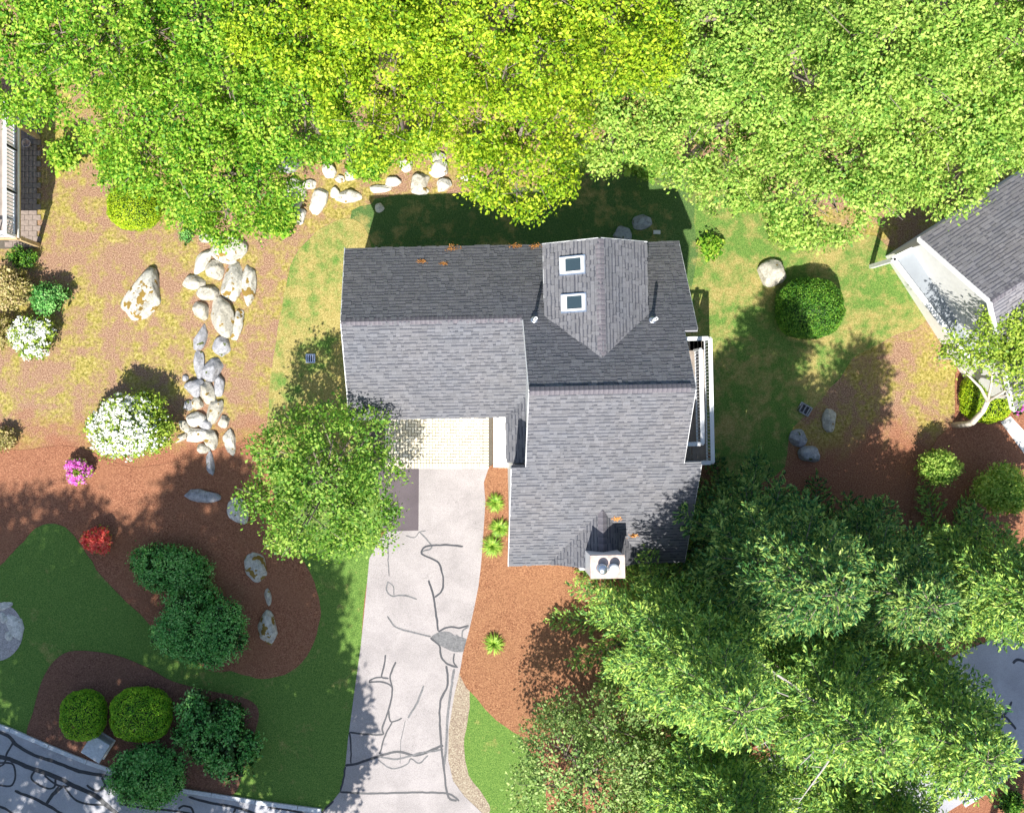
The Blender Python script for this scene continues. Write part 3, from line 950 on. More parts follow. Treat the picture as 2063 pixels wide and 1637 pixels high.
railing((8.4, -2.48), (9.35, -2.48), ZL, dk)
for u_ in (8.8, 9.35):
    for v_ in (-2.4, 1.7):
        MB().box(u_ - .07, u_ + .07, v_ - .07, v_ + .07, 0, ZL - .03).build('support_post', M['white'], dk)

# ------------------------------------------------------------ neighbours' buildings
nd = thing('neighbour_deck', 'raised wooden deck with white balusters at the left edge, above a brown patio', 'deck', P(0, 380))
def loc_(px, py, z=0):
    v = P(px, py) - nd.location
    return v.x, v.y
DZ = 2.25
xa, xb = P(-110, 0).x - nd.location.x, P(79, 0).x - nd.location.x
ya, yb = P(0, 496).y - nd.location.y, P(0, 243).y - nd.location.y
x = xa
while x < xb:
    MB().box(x, min(x + .132, xb), ya, yb, DZ - .03, DZ).build('deck_board', M['deckw'], nd)
    x += .14
MB().box(xb + .003, xb + .045, ya, yb, DZ - .26, DZ + .01).build('rim_board', M['wood'], nd)
MB().box(xb + .048, xb + .07, ya, yb, DZ - .1, DZ + .04).build('rim_trim', M['white'], nd)
MB().box(xa, xb, ya - .045, ya - .003, DZ - .26, DZ + .01).build('rim_board', M['wood'], nd)
for py in (277, 494):
    y = P(0, py).y - nd.location.y
    MB().box(xb - .1, xb + .04, y - .07, y + .07, 0, DZ - .27).build('post', M['wood'], nd)
def railing2(p, q):
    return railing(p, q, DZ, nd, sp=0.125, ht=0.95, bal=0.04, topw=0.12)
ys_ = [ya + .06 + (yb - ya - .12) * k / 3 for k in range(4)]
for k in range(3):
    railing2((xb - .06, ys_[k]), (xb - .06, ys_[k + 1] - .02))
railing2((xa, ya + .05), (xb - .14, ya + .05))
sheet('patio', [(-150, 205), (73, 228), (76, 500), (-150, 505)], 0.02, M['joint'], 0)
pt_ = bpy.data.objects['patio']
pb = MB().box(0.006, .294, .006, .194, 0, .02)
pme = mk_mesh('paver', pb.v, pb.f, M['patio'])
pa, pe = P(18, 0).x, P(75, 0).x
y = P(0, 498).y
r_ = 0
while y < P(0, 230).y:
    x = pe - .3 * 4 + (.15 if r_ % 2 else 0)
    while x < pe - .14:
        o = link('paver', pme, pt_)
        o.location = (x, y, .024)
        x += .3
    y += .2
    r_ += 1
pot = thing('planter', 'round empty clay planter standing on the patio at left', 'planter', P(59, 292) + Vector((0, 0, .045)))
MB().lathe(0, 0, [(.10, 0), (.15, .25), (.165, .25), (.165, .3), (.13, .3), (.12, .22), (.01, .2)], 20).build('pot', M['rust'], pot, True)

nh = thing('neighbour_house', 'neighbouring house corner at right with pale grey shingle roof', 'house', P(1998, 605, 6.0) * 1.0)
nh.location.z = 0
rd_ = Vector((.84, .54, 0)).normalized()
pd_ = Vector((-.54, .84, 0)).normalized()
nh.rotation_euler = (0, 0, math.atan2(rd_.y, rd_.x))
SH2 = MB()
sn = .72
kk_ = math.sqrt(1 + sn * sn)
wn, ln = 9.0, 2.7
roof_plane((wn, ln, 6.0 - sn * ln), Xm, Vector((0, -1, sn)), wn, ln * kk_, nh, target=SH2)
roof_plane((0, -4.2, 6.0 - sn * 4.2), X_, Vector((0, 1, sn)), wn, 4.2 * kk_, nh, target=SH2)
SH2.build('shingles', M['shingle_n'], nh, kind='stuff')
caps((0, 0, 6.0), (wn, 0, 6.0), sn, nh, .01, .15)
fascia((-.012, 0, 5.88), (-.012, ln, 5.88 - sn * ln), nh, wd=.16, ht=.2)
fascia((-.012, 0, 5.88), (-.012, -4.2, 5.88 - sn * 4.2), nh, wd=.12, ht=.2)
fascia((0, ln + .015, 5.9 - sn * ln), (wn, ln + .015, 5.9 - sn * ln), nh)
mbw = MB()
pr = [(-3.9, 0), (ln - .3, 0), (ln - .3, 5.85 - sn * (ln - .3)), (0, 5.85), (-3.9, 5.85 - sn * 3.9)]
mbw.add([(.25, a, b) for a, b in pr] + [(wn - .1, a, b) for a, b in pr], [tuple(range(5)), tuple(reversed(range(5, 10)))] + [(i, 5 + i, 5 + (i + 1) % 5, (i + 1) % 5) for i in range(5)])
mbw.build('wall', M['siding'], nh)
# grey coated deck with a white edge
nk = thing('grey_deck', 'flat grey deck with white edge boards beside the neighbouring house', 'deck', P(1900, 600))
DKP = [(1797, 522), (1838, 502), (1885, 505), (2008, 600), (2008, 745), (1945, 716)]
dh = 2.3
vs = [P(a, b, dh) - nk.location for a, b in DKP]
lo = [Vector((v.x, v.y, dh - .12)) for v in vs]
n = len(vs)
fs = [tuple(range(n))[::-1]] + [tuple(range(n, 2 * n))] + [(i, (i + 1) % n, n + (i + 1) % n, n + i) for i in range(n)]
link('deck_floor', mk_mesh('deck_floor', vs + lo, fs, M['deckg']), nk)
for i_, (a, b) in enumerate(((0, 1), (5, 0), (4, 5))):
    MB().beam(vs[a] + Vector((0, 0, .06)), vs[b] + Vector((0, 0, .06)), .17, .1).build('edge_board', M['white'], nk)
MB().beam(vs[5] + Vector((0.1, 0, -.5)), vs[5] + Vector((1.3, .15, -.5)), .22, .08).build('step', M['deckg'], nk)
for i_ in (0, 5, 1):
    MB().box(vs[i_].x + .05, vs[i_].x + .2, vs[i_].y - .07, vs[i_].y + .07, 0, dh - .14).build('post', M['white'], nk)
wk = sheet('front_walk', [(2015, 850), (2035, 838), (2120, 930), (2120, 990)], 0.04, M['concrete'], 0)
bn = thing('white_bench', 'white painted bench below the small pale barked tree', 'bench', P(1995, 745))
MB().beam((-.5, 0, .42), (.5, .05, .42), .26, .05).build('seat', M['white'], bn)
for sx_ in (-.4, .4):
    MB().box(sx_ - .04, sx_ + .04, -.1, .12, 0, .39).build('leg', M['white'], bn)

# ------------------------------------------------------------ rocks
def rock_mesh(seed, a, b, c, cuts=9):
    rr = random.Random(seed)
    bm = bmesh.new()
    bmesh.ops.create_icosphere(bm, subdivisions=4, radius=1)
    planes = []
    for _ in range(cuts):
        d = Vector((rr.gauss(0, 1), rr.gauss(0, 1), abs(rr.gauss(0, .8)))).normalized()
        planes.append((d, rr.uniform(.62, .9)))
    off = Vector((rr.uniform(-9, 9),) * 3)
    for v in bm.verts:
        p = v.co.copy()
        for d, k in planes:
            e = p.dot(d) - k
            if e > 0:
                p -= d * e * .93
        p *= 1 + .10 * mnoise.noise(p * 1.6 + off) + .04 * mnoise.noise(p * 5 + off) + .015 * mnoise.noise(p * 13 + off)
        v.co = Vector((p.x * a, p.y * b, p.z * c))
    # soften bottom
    for f in bm.faces:
        f.smooth = True
    me = bpy.data.meshes.new('boulder')
    bm.to_mesh(me)
    bm.free()
    return me

rk = 0
def rock(px, py, a, b, ang, mat, label, hgt=None, group=None, lift=0.25):
    """a, b half sizes in photo pixels, ang degrees counter-clockwise of the a axis"""
    global rk
    rk += 1
    a, b = a / S * 1.24, b / S * 1.24
    c = hgt if hgt else min(a, b) * R.uniform(.7, .95)
    me = rock_mesh(rk * 13 + 5, a, b, c)
    me.materials.append(M[mat])
    o = link('boulder', me)
    z = c * lift
    p = P(px, py, z + c * .5)
    o.location = (p.x, p.y, z)
    o.rotation_euler = (R.uniform(-.12, .12), R.uniform(-.12, .12), math.radians(ang))
    return tag(o, label, 'boulder', group)
GP = 'stones in the rock pile left of the lawn strip'
PILE = [
    (416, 478, 17, 10, -10, 'rock', 'small pale stone at the top end of the pile, under green leaves'),
    (460, 499, 30, 25, 10, 'rock_m', 'broad pale boulder topping the rock pile, with brown moss spots'),
    (405, 526, 28, 12, 58, 'rock_w', 'slender white boulder leaning at upper left of the rock pile'),
    (432, 543, 16, 17, 30, 'rock', 'squarish tan stone just below the broad topmost boulder'),
    (390, 568, 19, 13, 0, 'rock', 'pale wedge stone at the left edge of the pile, shade behind it'),
    (467, 566, 37, 19, 75, 'rock_m', 'tall mottled boulder standing right of the middle of the pile'),
    (499, 572, 36, 13, 85, 'rock_m', 'narrow pale boulder outermost on the right of the pile'),
    (420, 590, 22, 14, -8, 'rock', 'oval pale stone with shadow, left of the tall mottled boulder'),
    (404, 625, 17, 13, -60, 'rock', 'small angular white stone above the large bush shadow'),
    (446, 638, 35, 20, 105, 'rock', 'large egg shaped cream boulder in the middle of the pile'),
    (476, 655, 30, 10, 75, 'rock_m', 'thin mossy stone leaning right of the egg shaped boulder'),
    (403, 680, 24, 11, 72, 'rock_g', 'upright grey stone inside the large bush shadow, upper one'),
    (446, 697, 18, 15, 60, 'rock_g', 'rough grey stone below the egg shaped boulder'),
    (400, 735, 29, 9, 90, 'rock_g', 'long spiky grey green stone in the shade'),
    (426, 745, 24, 16, 60, 'rock_g', 'dark mottled stone right of the spiky one'),
    (391, 780, 17, 16, 0, 'rock_g', 'blue grey rounded stone at the foot of the spiky one'),
    (415, 790, 22, 13, 110, 'rock', 'half lit stone pointing down the slope, mid pile'),
    (439, 774, 21, 10, 90, 'rock_g', 'dark brown stone at the right edge below the mottled one'),
    (396, 812, 13, 10, 0, 'rock', 'small brownish stone between the shaded and sunlit parts'),
    (432, 828, 22, 14, 70, 'rock', 'pale cracked stone on the right of the lower pile'),
    (394, 844, 17, 14, -20, 'rock_w', 'bright white slab beside the white flowering bush'),
    (414, 852, 12, 11, 0, 'rock_g', 'small dark blue stone wedged in the lower pile'),
    (374, 860, 15, 8, -35, 'rock', 'slender cream stone touching the white flowering bush'),
    (394, 878, 19, 14, 10, 'rock_w', 'smooth creamy white stone low in the pile'),
    (422, 884, 19, 12, 110, 'rock', 'round tan stone with a dark hollow, low on the right'),
    (363, 882, 12, 7, 35, 'rock', 'little cream stone lowest beside the flowering bush'),
    (407, 905, 13, 9, -15, 'rock', 'flat brownish stone near the bottom end of the pile'),
    (422, 934, 21, 8, 95, 'rock_g', 'narrow blue grey stone at the very bottom of the pile'),
    (450, 849, 11, 11, 20, 'rock', 'small loose stone lying right of the lower pile'),
    (463, 889, 25, 11, 105, 'rock_m', 'half buried mossy stone right of the pile bottom'),
    (378, 817, 10, 9, 0, 'rock_g', 'small shaded stone next to the flowering bush top'),
    (372, 762, 6, 6, 0, 'rock_g', 'pebble sized round stone in the bush shadow'),
]
for a in PILE:
    rock(*a, group=GP)
rock(284, 592, 50, 31, 62, 'rock_m', 'largest boulder, white with brown moss, alone left of the rock pile', hgt=.5)
rock(478, 1030, 25, 17, 105, 'rock_w', 'grey white boulder in shade at the left foot of the maple', hgt=.3)
rock(404, 998, 32, 11, -8, 'rock_g', 'low blue grey rock half sunk in shaded mulch below the pile')
rock(516, 1143, 28, 20, 115, 'rock_m', 'white and brown boulder in shaded mulch above the green shrubs', hgt=.28)
rock(538, 1268, 33, 17, 100, 'rock_m', 'white mottled boulder lowest in the mulch island', hgt=.28)
rock(539, 1203, 15, 6, 95, 'rock', 'sliver of pale stone between the two mottled boulders')
GT = 'white stones at the forest edge behind the house'
for a in [
    (591, 391, 22, 26, 0, 'rock_w', 'large white boulder leftmost at the forest edge, leaf shadows on it'),
    (565, 411, 12, 8, -30, 'rock_w', 'small white triangular stone beside the leftmost large boulder'),
    (599, 434, 15, 14, 0, 'rock_w', 'white stone with dark dots, lowest at the forest edge'),
    (640, 401, 15, 25, -15, 'rock_w', 'tall white pointed boulder at the forest edge'),
    (622, 371, 13, 9, 0, 'rock_w', 'shaded white stone above the pointed boulder'),
    (701, 396, 24, 12, -4, 'rock_w', 'long flat white slab at the forest edge'),
    (673, 387, 9, 9, 0, 'rock_w', 'little white stone left of the long flat slab'),
    (706, 352, 13, 9, 15, 'rock_w', 'white stone above the long flat slab'),
    (685, 359, 9, 7, 0, 'rock_w', 'small white stone next to the one above the slab'),
    (663, 340, 12, 16, 10, 'rock_w', 'leaf speckled white stone between the branches'),
    (581, 330, 21, 14, 20, 'rock_g', 'grey boulder in the dark gap between the left trees'),
    (632, 300, 11, 14, 0, 'rock', 'pale stone peeping out among the leaves, upper left'),
    (884, 338, 19, 14, 10, 'rock_w', 'rounded white boulder, higher one right of centre at the forest edge'),
    (881, 316, 15, 9, 0, 'rock', 'tan stone directly behind the rounded white boulder'),
    (844, 364, 19, 13, 20, 'rock', 'pale grey wedge boulder in the middle of the forest edge'),
    (846, 384, 15, 8, 0, 'rock_m', 'low mossy stone in front of the wedge boulder'),
    (893, 373, 14, 12, 10, 'rock_w', 'white rough stone nearest the roof shadow'),
    (818, 330, 11, 13, 0, 'rock_w', 'bright white block left of the wedge boulder'),
    (780, 314, 9, 12, 20, 'rock_w', 'white stone in the brush, behind the others'),
    (791, 364, 15, 9, 10, 'rock_w', 'flat white stone under the drooping leaves'),
    (764, 380, 21, 7, 4, 'rock_w', 'thin white slab just above the corner of the roof shadow'),
    (944, 358, 13, 6, 0, 'rock_w', 'small flat stone rightmost at the forest edge'),
]:
    rock(*a, group=GT)
rock(764, 417, 9, 8, 0, 'rock_w', 'small stone in the corner of the roof shadow behind the house')
rock(1296, 445, 18, 13, 20, 'rock_g', 'jagged grey rock in the shade behind the dormer')
rock(1256, 472, 17, 14, 0, 'rock_g', 'smooth rounded rock peeping out behind the dormer roof')
rock(1560, 550, 26, 24, 0, 'rock', 'large round grey boulder beside the clipped yew dome', hgt=.4)
rock(1612, 882, 16, 15, 0, 'rock_g', 'blue grey boulder left of the pair by the ground grate')
rock(1673, 846, 12, 20, 0, 'rock', 'oval pale boulder right of the ground grate')
rock(1634, 916, 19, 16, 0, 'rock_g', 'grey boulder at the edge of the conifers')
rock(66, 200, 22, 14, 20, 'rock_g', 'flat grey rock in the shade above the left deck')
for (px, py, a, b, lab) in ((30, 1262, 15, 24, 'large flat pale stone set in the gravel circle'), (18, 1282, 7, 9, 'small pale stone in the middle of the gravel circle'),
                            (6, 1245, 7, 10, 'green grey stone in the gravel circle near the left edge'), (6, 1222, 16, 7, 'pale stone on the top rim of the gravel circle')):
    rock(px, py, a, b, 20, 'rock_w', lab, hgt=.08)
st = MB().box(-.13, .13, -.07, .07, 0, .05).build('stepping_stone', M['concrete'])
st.location = P(1323, 468) + Vector((0, 0, .01))
tag(st, 'small flat concrete block lying in the shade behind the house', 'paving block')

# ground grates
def grate(px, py, sx, sy, rz, lab, mat):
    o = thing('ground_grate', lab, 'grate', P(px, py) + Vector((0, 0, .02)), rz, 'ground grates')
    sx, sy = sx / S / 2, sy / S / 2
    mb = MB()
    mb.box(-sx, sx, sy - .04, sy, 0, .08).box(-sx, sx, -sy, -sy + .04, 0, .08).box(-sx, -sx + .04, -sy + .04, sy - .04, 0, .08).box(sx - .04, sx, -sy + .04, sy - .04, 0, .08)
    mb.build('frame', M[mat], o)
    for k in range(3):
        x = -sx + .09 + k * (2 * sx - .18) / 2
        MB().box(x - .02, x + .02, -sy + .04, sy - .04, .01, .07).build('bar', M[mat], o)
    MB().box(-sx + .04, sx - .04, -sy + .04, sy - .04, 0, .008).build('pit', M['black'], o)
grate(626, 722, 19, 18, 0, 'small metal ground grate in the sunny lawn strip left of the house', 'metal')
grate(1620, 824, 26, 20, math.radians(-30), 'tilted dark ground grate in mulch near the two right boulders', 'rock_g')
ub = thing('utility_box', 'square pale utility box half hidden under the clipped bushes', 'utility box', P(203, 1497), math.radians(-32))
MB().box(-.42, .42, -.42, .42, 0, .08).build('pad', M['concrete'], ub)
MB().box(-.37, .37, -.37, .37, .081, .62).build('cabinet', M['metalw'], ub)
MB().hexa([(-.40, -.40, .622), (.40, -.40, .622), (.40, .40, .622), (-.40, .40, .622)], [(-.38, -.38, .67), (.38, -.38, .67), (.38, .38, .67), (-.38, .38, .67)]).build('lid', M['granite'], ub)

# ------------------------------------------------------------ foliage
def unit(v):
    return v / np.maximum(np.linalg.norm(v, axis=1, keepdims=True), 1e-9)

def leaf_quads(pts, nrm, size, aspect=0.55, fold=0.18, dirs=None, sv=0.35, rng=NR):
    n = len(pts)
    nrm = unit(nrm)
    if dirs is None:
        dirs = rng.normal(size=(n, 3))
    d = dirs - nrm * np.sum(dirs * nrm, axis=1, keepdims=True)
    d = unit(d)
    s = np.cross(nrm, d)
    sz = (size * (1 + sv * (rng.random(n) * 2 - 1)))[:, None]
    wd = sz * aspect
    V = np.empty((n, 4, 3), dtype=np.float32)
    V[:, 0] = pts - d * sz * .5
    V[:, 1] = pts + s * wd * .5 + nrm * fold * wd + d * sz * .08
    V[:, 2] = pts + d * sz * .5
    V[:, 3] = pts - s * wd * .5 + nrm * fold * wd + d * sz * .08
    return V

def lobes_points(lobes, n_spray, per, spread, rng, hollow=0.72, up=0.25, noise_gap=0.0, gap_scale=0.9):
    """sprays of leaves near the surface of overlapping ellipsoid lobes"""
    C = np.array([l[0] for l in lobes], dtype=float)
    Rd = np.array([l[1] for l in lobes], dtype=float)
    wgt = (Rd[:, 0] * Rd[:, 1])
    wgt = wgt / wgt.sum()
    idx = rng.choice(len(lobes), size=n_spray, p=wgt)
    d = rng.normal(size=(n_spray, 3))
    d[:, 2] += up
    d = unit(d)
    r = hollow + (1 - hollow) * rng.random(n_spray) ** .6
    r *= 1 + rng.normal(size=n_spray) * .07
    p = C[idx] + d * Rd[idx] * r[:, None]
    keep = np.ones(n_spray, bool)
    for k in range(len(lobes)):
        q = (p - C[k]) / Rd[k]
        keep &= ~((np.sum(q * q, axis=1) < .38) & (idx != k))
    if noise_gap > 0:
        o = rng.random(3) * 50
        nv = np.array([mnoise.noise(Vector(((x[0] + o[0]) * gap_scale, (x[1] + o[1]) * gap_scale, (x[2] + o[2]) * gap_scale))) for x in p])
        keep &= nv > (-0.5 + noise_gap)
    p, d = p[keep], d[keep]
    m = len(p)
    P_ = np.repeat(p, per, axis=0)
    D_ = np.repeat(d, per, axis=0)
    off = rng.normal(size=(m * per, 3)) * spread
    off[:, 2] *= .55
    P_ = P_ + off
    sn_ = np.repeat(rng.normal(size=(m, 3)) * .5, per, axis=0)
    Nn = D_ * .75 + np.array([0, -0.05, .35]) + sn_ * 1.1 + rng.normal(size=(m * per, 3)) * .5
    return P_, Nn, D_ * .8 + off * 2 + rng.normal(size=(m * per, 3)) * .5

def make_crown(lobes, n_leaf, size, rng, aspect=.6, spread=.16, per=10, **kw):
    p, nn, dd = lobes_points(lobes, max(10, n_leaf // per), per, spread, rng, **kw)
    keep = p[:, 2] > 0.05
    return leaf_quads(p[keep], nn[keep], size, aspect, dirs=dd[keep], rng=rng)

def broadleaf(name, label, px, py, hc, r, rz, mat, seed, n_leaf=13000, size=.15, cat='tree', group=None, nl=9, bark='bark', gap=.18, aspect=.62, flat=1.0, spread=.17):
    """px,py: photo pixel of the crown's middle, hc its height, r its radius in metres, rz its half height"""
    rng = np.random.default_rng(seed)
    rr = random.Random(seed)
    c = P(px, py, hc)
    root = thing(name, label, cat, (c.x, c.y, 0), 0, group)
    lobes = [((0, 0, hc + rz * .25), (r * .55, r * .55, rz * .62))]
    for k in range(nl):
        a = 2 * math.pi * k / nl + rr.uniform(-.3, .3)
        q = r * rr.uniform(.42, .68)
        lr = r * rr.uniform(.30, .46)
        lobes.append(((q * math.cos(a), q * math.sin(a), hc + rr.uniform(-.45, .35) * rz), (lr * rr.uniform(.9, 1.25), lr * rr.uniform(.9, 1.25), lr * rr.uniform(.55, .8) * flat)))
    for k in range(nl // 2):
        a = rr.uniform(0, 6.28)
        q = r * rr.uniform(.75, .95)
        lr = r * rr.uniform(.14, .24)
        lobes.append(((q * math.cos(a), q * math.sin(a), hc + rr.uniform(-.6, .1) * rz), (lr * 1.2, lr * 1.2, lr * .7)))
    V = make_crown(lobes, n_leaf, size, rng, aspect, spread, 10, noise_gap=gap)
    link('crown', quads_mesh('crown', V, L[mat]), root)
    mb = MB()
    tb = max(.06, r * .055)
    top = Vector((rr.uniform(-.2, .2), rr.uniform(-.2, .2), hc - rz * .5))
    mb.tube([(0, 0, -.05), (top.x * .4, top.y * .4, top.z * .5), tuple(top), (top.x, top.y, hc + rz * .4)], [tb * 1.25, tb, tb * .75, tb * .25], 8)
    for (lc, lr) in lobes[1:]:
        lc = Vector(lc)
        s0 = top + Vector((0, 0, rr.uniform(-.3, .3) * rz))
        m1 = s0.lerp(lc, .5) + Vector((rr.uniform(-.15, .15), rr.uniform(-.15, .15), -.1 * r))
        mb.tube([s0, m1, lc], [tb * .42, tb * .28, tb * .1], 5)
        for _ in range(3):
            e = lc + Vector((rr.uniform(-1, 1) * lr[0], rr.uniform(-1, 1) * lr[1], rr.uniform(0, .9) * lr[2]))
            mb.tube([m1.lerp(lc, .7), e], [tb * .14, tb * .05], 4)
    mb.build('trunk', M[bark], root, True)
    return root

FG = 'leafy trees of the wood behind the house'
FOREST = [
    (50, 55, 8, 2.7, 1.7, 'green', 'bright green tree at the top left corner, over the left deck'),
    (300, 235, 6.5, 2.5, 1.6, 'green', 'wide green tree above the yellow green mound'),
    (455, 350, 5.5, 2.15, 1.4, 'green', 'low spreading tree reaching down to the rock pile top'),
    (610, 195, 7, 2.2, 1.5, 'green', 'yellowish green tree above the leftmost white boulders'),
    (795, 165, 8.5, 2.45, 1.6, 'lime', 'lime green tree above the middle of the forest edge'),
    (1045, 262, 8, 2.35, 1.6, 'lime', 'vivid lime tree hanging over the roof shadow'),
    (1275, 215, 6, 2.2, 1.4, 'pale', 'pale green tree behind the dormer'),
    (1455, 255, 6, 2.4, 1.5, 'pale', 'pale green tree above the sunny patch right of the house'),
    (1700, 330, 7, 2.75, 1.8, 'pale', 'broad pale tree leaning over the clipped yew dome'),
    (1905, 225, 7.5, 2.8, 1.8, 'pale', 'full pale green tree above the neighbouring roof'),
    (2080, 190, 8, 2.7, 1.8, 'pale', 'tree at the right edge above the neighbouring roof'),
    (200, 15, 9, 2.6, 1.7, 'green', 'green tree at the top, second from the left corner'),
    (400, 55, 8, 2.5, 1.6, 'green', 'green tree at the top edge, right of the wide green one'),
    (615, -20, 8.5, 2.6, 1.7, 'lime', 'yellow green tree at the top edge, left of centre'),
    (815, -30, 10, 2.6, 1.8, 'lime', 'tall lime tree at the top edge behind the middle'),
    (1025, 25, 10, 2.7, 1.8, 'lime', 'tall lime tree at the top edge behind the vivid one'),
    (1225, 30, 9, 2.5, 1.8, 'lime', 'lime tree at the top edge behind the dormer'),
    (1430, 45, 7.5, 2.5, 1.6, 'pale', 'pale tree at the top edge with brown twigs showing'),
    (1610, 110, 8, 2.5, 1.7, 'pale', 'pale yellow green tree in the upper right wood'),
    (1800, 60, 9, 2.8, 1.9, 'pale', 'large pale tree at the top edge, right part'),
    (2010, 0, 9, 2.8, 1.9, 'pale', 'pale tree filling the top right corner'),
]
for k, (px, py, hc, r, rz, mt, lab) in enumerate(FOREST):
    broadleaf('tree', lab, px, py, hc, r, rz, mt, 100 + k, n_leaf=int(4600 * r * r), size=.12, group=FG, gap=.20 if mt == 'pale' else .27, nl=13, spread=.13)
# low growth under the wood
def shrub(label, px, py, a, b, h, mat, seed, n=2600, size=.09, cat='shrub', core=True, name='shrub', flat=.55, nl=7, ang=0, group=None, flowers=None, gap=.05, aspect=.6, loose=1.0, per=8):
    """a,b half sizes in photo pixels of the outline, h height in metres"""
    rng = np.random.default_rng(seed)
    rr = random.Random(seed)
    hc = h * .55
    c = P(px, py, hc)
    kf = (1 - hc / H) / S
    a, b = a * kf, b * kf
    root = thing(name, label, cat, (c.x, c.y, 0), math.radians(ang), group)
    lobes = [((0, 0, h * .5), (a * .72, b * .72, h * .46))]
    for k in range(nl):
        t = 2 * math.pi * k / nl + rr.uniform(-.3, .3)
        q = rr.uniform(.48, .62) * loose
        s_ = rr.uniform(.34, .46)
        lobes.append(((a * q * math.cos(t), b * q * math.sin(t), h * rr.uniform(.38, .62)), (a * s_, b * s_, h * rr.uniform(.26, .36))))
    V = make_crown(lobes, n, size, rng, aspect, size * .9, per, noise_gap=gap, gap_scale=1.6, hollow=.85, up=.7)
    link('foliage', quads_mesh('foliage', V, L[mat]), root)
    if core:
        mbk = MB()
        for (lc, lr) in lobes:
            mbk.tube([(0, 0, 0), (lc[0] * .5, lc[1] * .5, lc[2] * .6), (lc[0], lc[1], lc[2] + lr[2] * .6)], [.035, .025, .01], 5)
        mbk.build('stems', M['bark'], root, True)
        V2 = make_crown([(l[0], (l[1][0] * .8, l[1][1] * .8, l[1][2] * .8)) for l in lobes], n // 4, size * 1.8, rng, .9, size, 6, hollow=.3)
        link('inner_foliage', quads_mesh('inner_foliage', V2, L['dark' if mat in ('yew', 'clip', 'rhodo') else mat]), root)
    if flowers:
        fm, cnt, fs_, bias = flowers
        p, nn, dd = lobes_points(lobes, cnt, 9, fs_ * .55, rng, hollow=.98, up=1.2)
        if bias:
            keep = (p[:, 0] / a * bias[0] + p[:, 1] / b * bias[1]) > bias[2] + rng.normal(size=len(p)) * .15
            if len(bias) > 3:
                rr_ = np.sqrt((p[:, 0] / a) ** 2 + (p[:, 1] / b) ** 2)
                keep = rr_ > bias[3] + rng.normal(size=len(p)) * .1
            p, nn, dd = p[keep], nn[keep], dd[keep]
        p = p + np.array([0, 0, .02])
        link('blossoms', quads_mesh('blossoms', leaf_quads(p, nn + np.array([0, 0, .6]), fs_, .8, dirs=dd, rng=rng), L[fm]), root)
    return root

def clipped(label, px, py, a, b, h, mat, seed, n=9000, size=.05, power=2.4, group=None):
    """dense clipped dome"""
    rng = np.random.default_rng(seed)
    hc = h * .55
    c = P(px, py, hc)
    kf = (1 - hc / H) / S
    a, b = a * kf, b * kf
    root = thing('clipped_bush', label, 'bush', (c.x, c.y, 0), 0, group)
    d = rng.normal(size=(n, 3))
    d = unit(d)
    d[:, 2] = np.abs(d[:, 2]) * 1.0 - .25
    d = unit(d)
    rad = (np.abs(d[:, 0]) ** power + np.abs(d[:, 1]) ** power + np.abs(d[:, 2]) ** power) ** (-1 / power)
    o = rng.random(3) * 40
    bumpn = np.array([mnoise.noise(Vector((x[0] * 2.2 + o[0], x[1] * 2.2 + o[1], x[2] * 2.2))) + .5 * mnoise.noise(Vector((x[0] * 5 + o[0], x[1] * 5, x[2] * 5 + o[2]))) for x in d])
    r = rad * (.95 + .07 * bumpn - .10 * rng.random(n) ** 2)
    p = d * r[:, None] * np.array([a, b, h * .62]) + np.array([0, 0, h * .38])
    k = p[:, 2] > .03
    p, dd = p[k], d[k]
    nn = dd * .9 + rng.normal(size=p.shape) * .55 + np.array([0, 0, .35])
    link('foliage', quads_mesh('foliage', leaf_quads(p, nn, size, .7, rng=rng), L[mat]), root)
    n2 = n // 5
    q = p[:n2] * np.array([.88, .88, .92])
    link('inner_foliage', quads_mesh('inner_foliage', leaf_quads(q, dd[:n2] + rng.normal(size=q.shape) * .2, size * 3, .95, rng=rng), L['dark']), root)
    MB().tube([(0, 0, 0), (0, 0, h * .5)], [.06, .04], 6).build('stems', M['bark'], root)
    return root

clipped('large dark clipped yew dome on the lawn right of the house', 1635, 620, 71, 64, 1.5, 'yew', 11, 16000, .055)
clipped('bright yellow green rounded mound under the trees at left', 268, 414, 57, 50, 1.1, 'clipy', 12, 10000, .05)
clipped('smaller clipped globe in the lower left mulch bed, yellowish on its left', 165, 1443, 48, 52, 1.4, 'clip', 13, 9000, .05)
clipped('larger clipped globe beside it in the lower left mulch bed', 281, 1442, 65, 56, 1.5, 'clip', 14, 12000, .05)
clipped('yellow green globe bush behind the pale barked trunk', 1992, 800, 54, 54, 1.3, 'clipy', 15, 9000, .05)

shrub('big rhododendron full of white blossom beside the rock pile', 262, 858, 92, 76, 2.0, 'azalea', 21, 9000, .10, nl=9, flowers=('whitefl', 620, .10, (-.8, -.25, -.35)))
shrub('round bush covered in white blossom near the left edge', 67, 678, 51, 47, 1.1, 'azalea', 22, 3500, .08, flowers=('whitefl', 230, .08, None))
shrub('green azalea just above the round white flowering bush', 97, 600, 39, 35, 1.2, 'rhodo', 23, 3200, .08)
shrub('bronze tinted bush at the left edge above the white flowering one', 22, 585, 46, 48, 1.3, 'bronze', 24, 3600, .09)
shrub('bronze green bush low at the left edge beside the white flowers', -8, 668, 34, 44, 1.2, 'bronze', 25, 2200, .09)
shrub('dark low shrub in front of the left deck', 45, 520, 36, 22, .6, 'yew', 26, 1600, .07)
shrub('small magenta flowering azalea in the sunny mulch', 157, 949, 27, 28, .75, 'azalea', 27, 1500, .06, flowers=('pinkfl', 420, .06, (0, 0, 0, .38)))
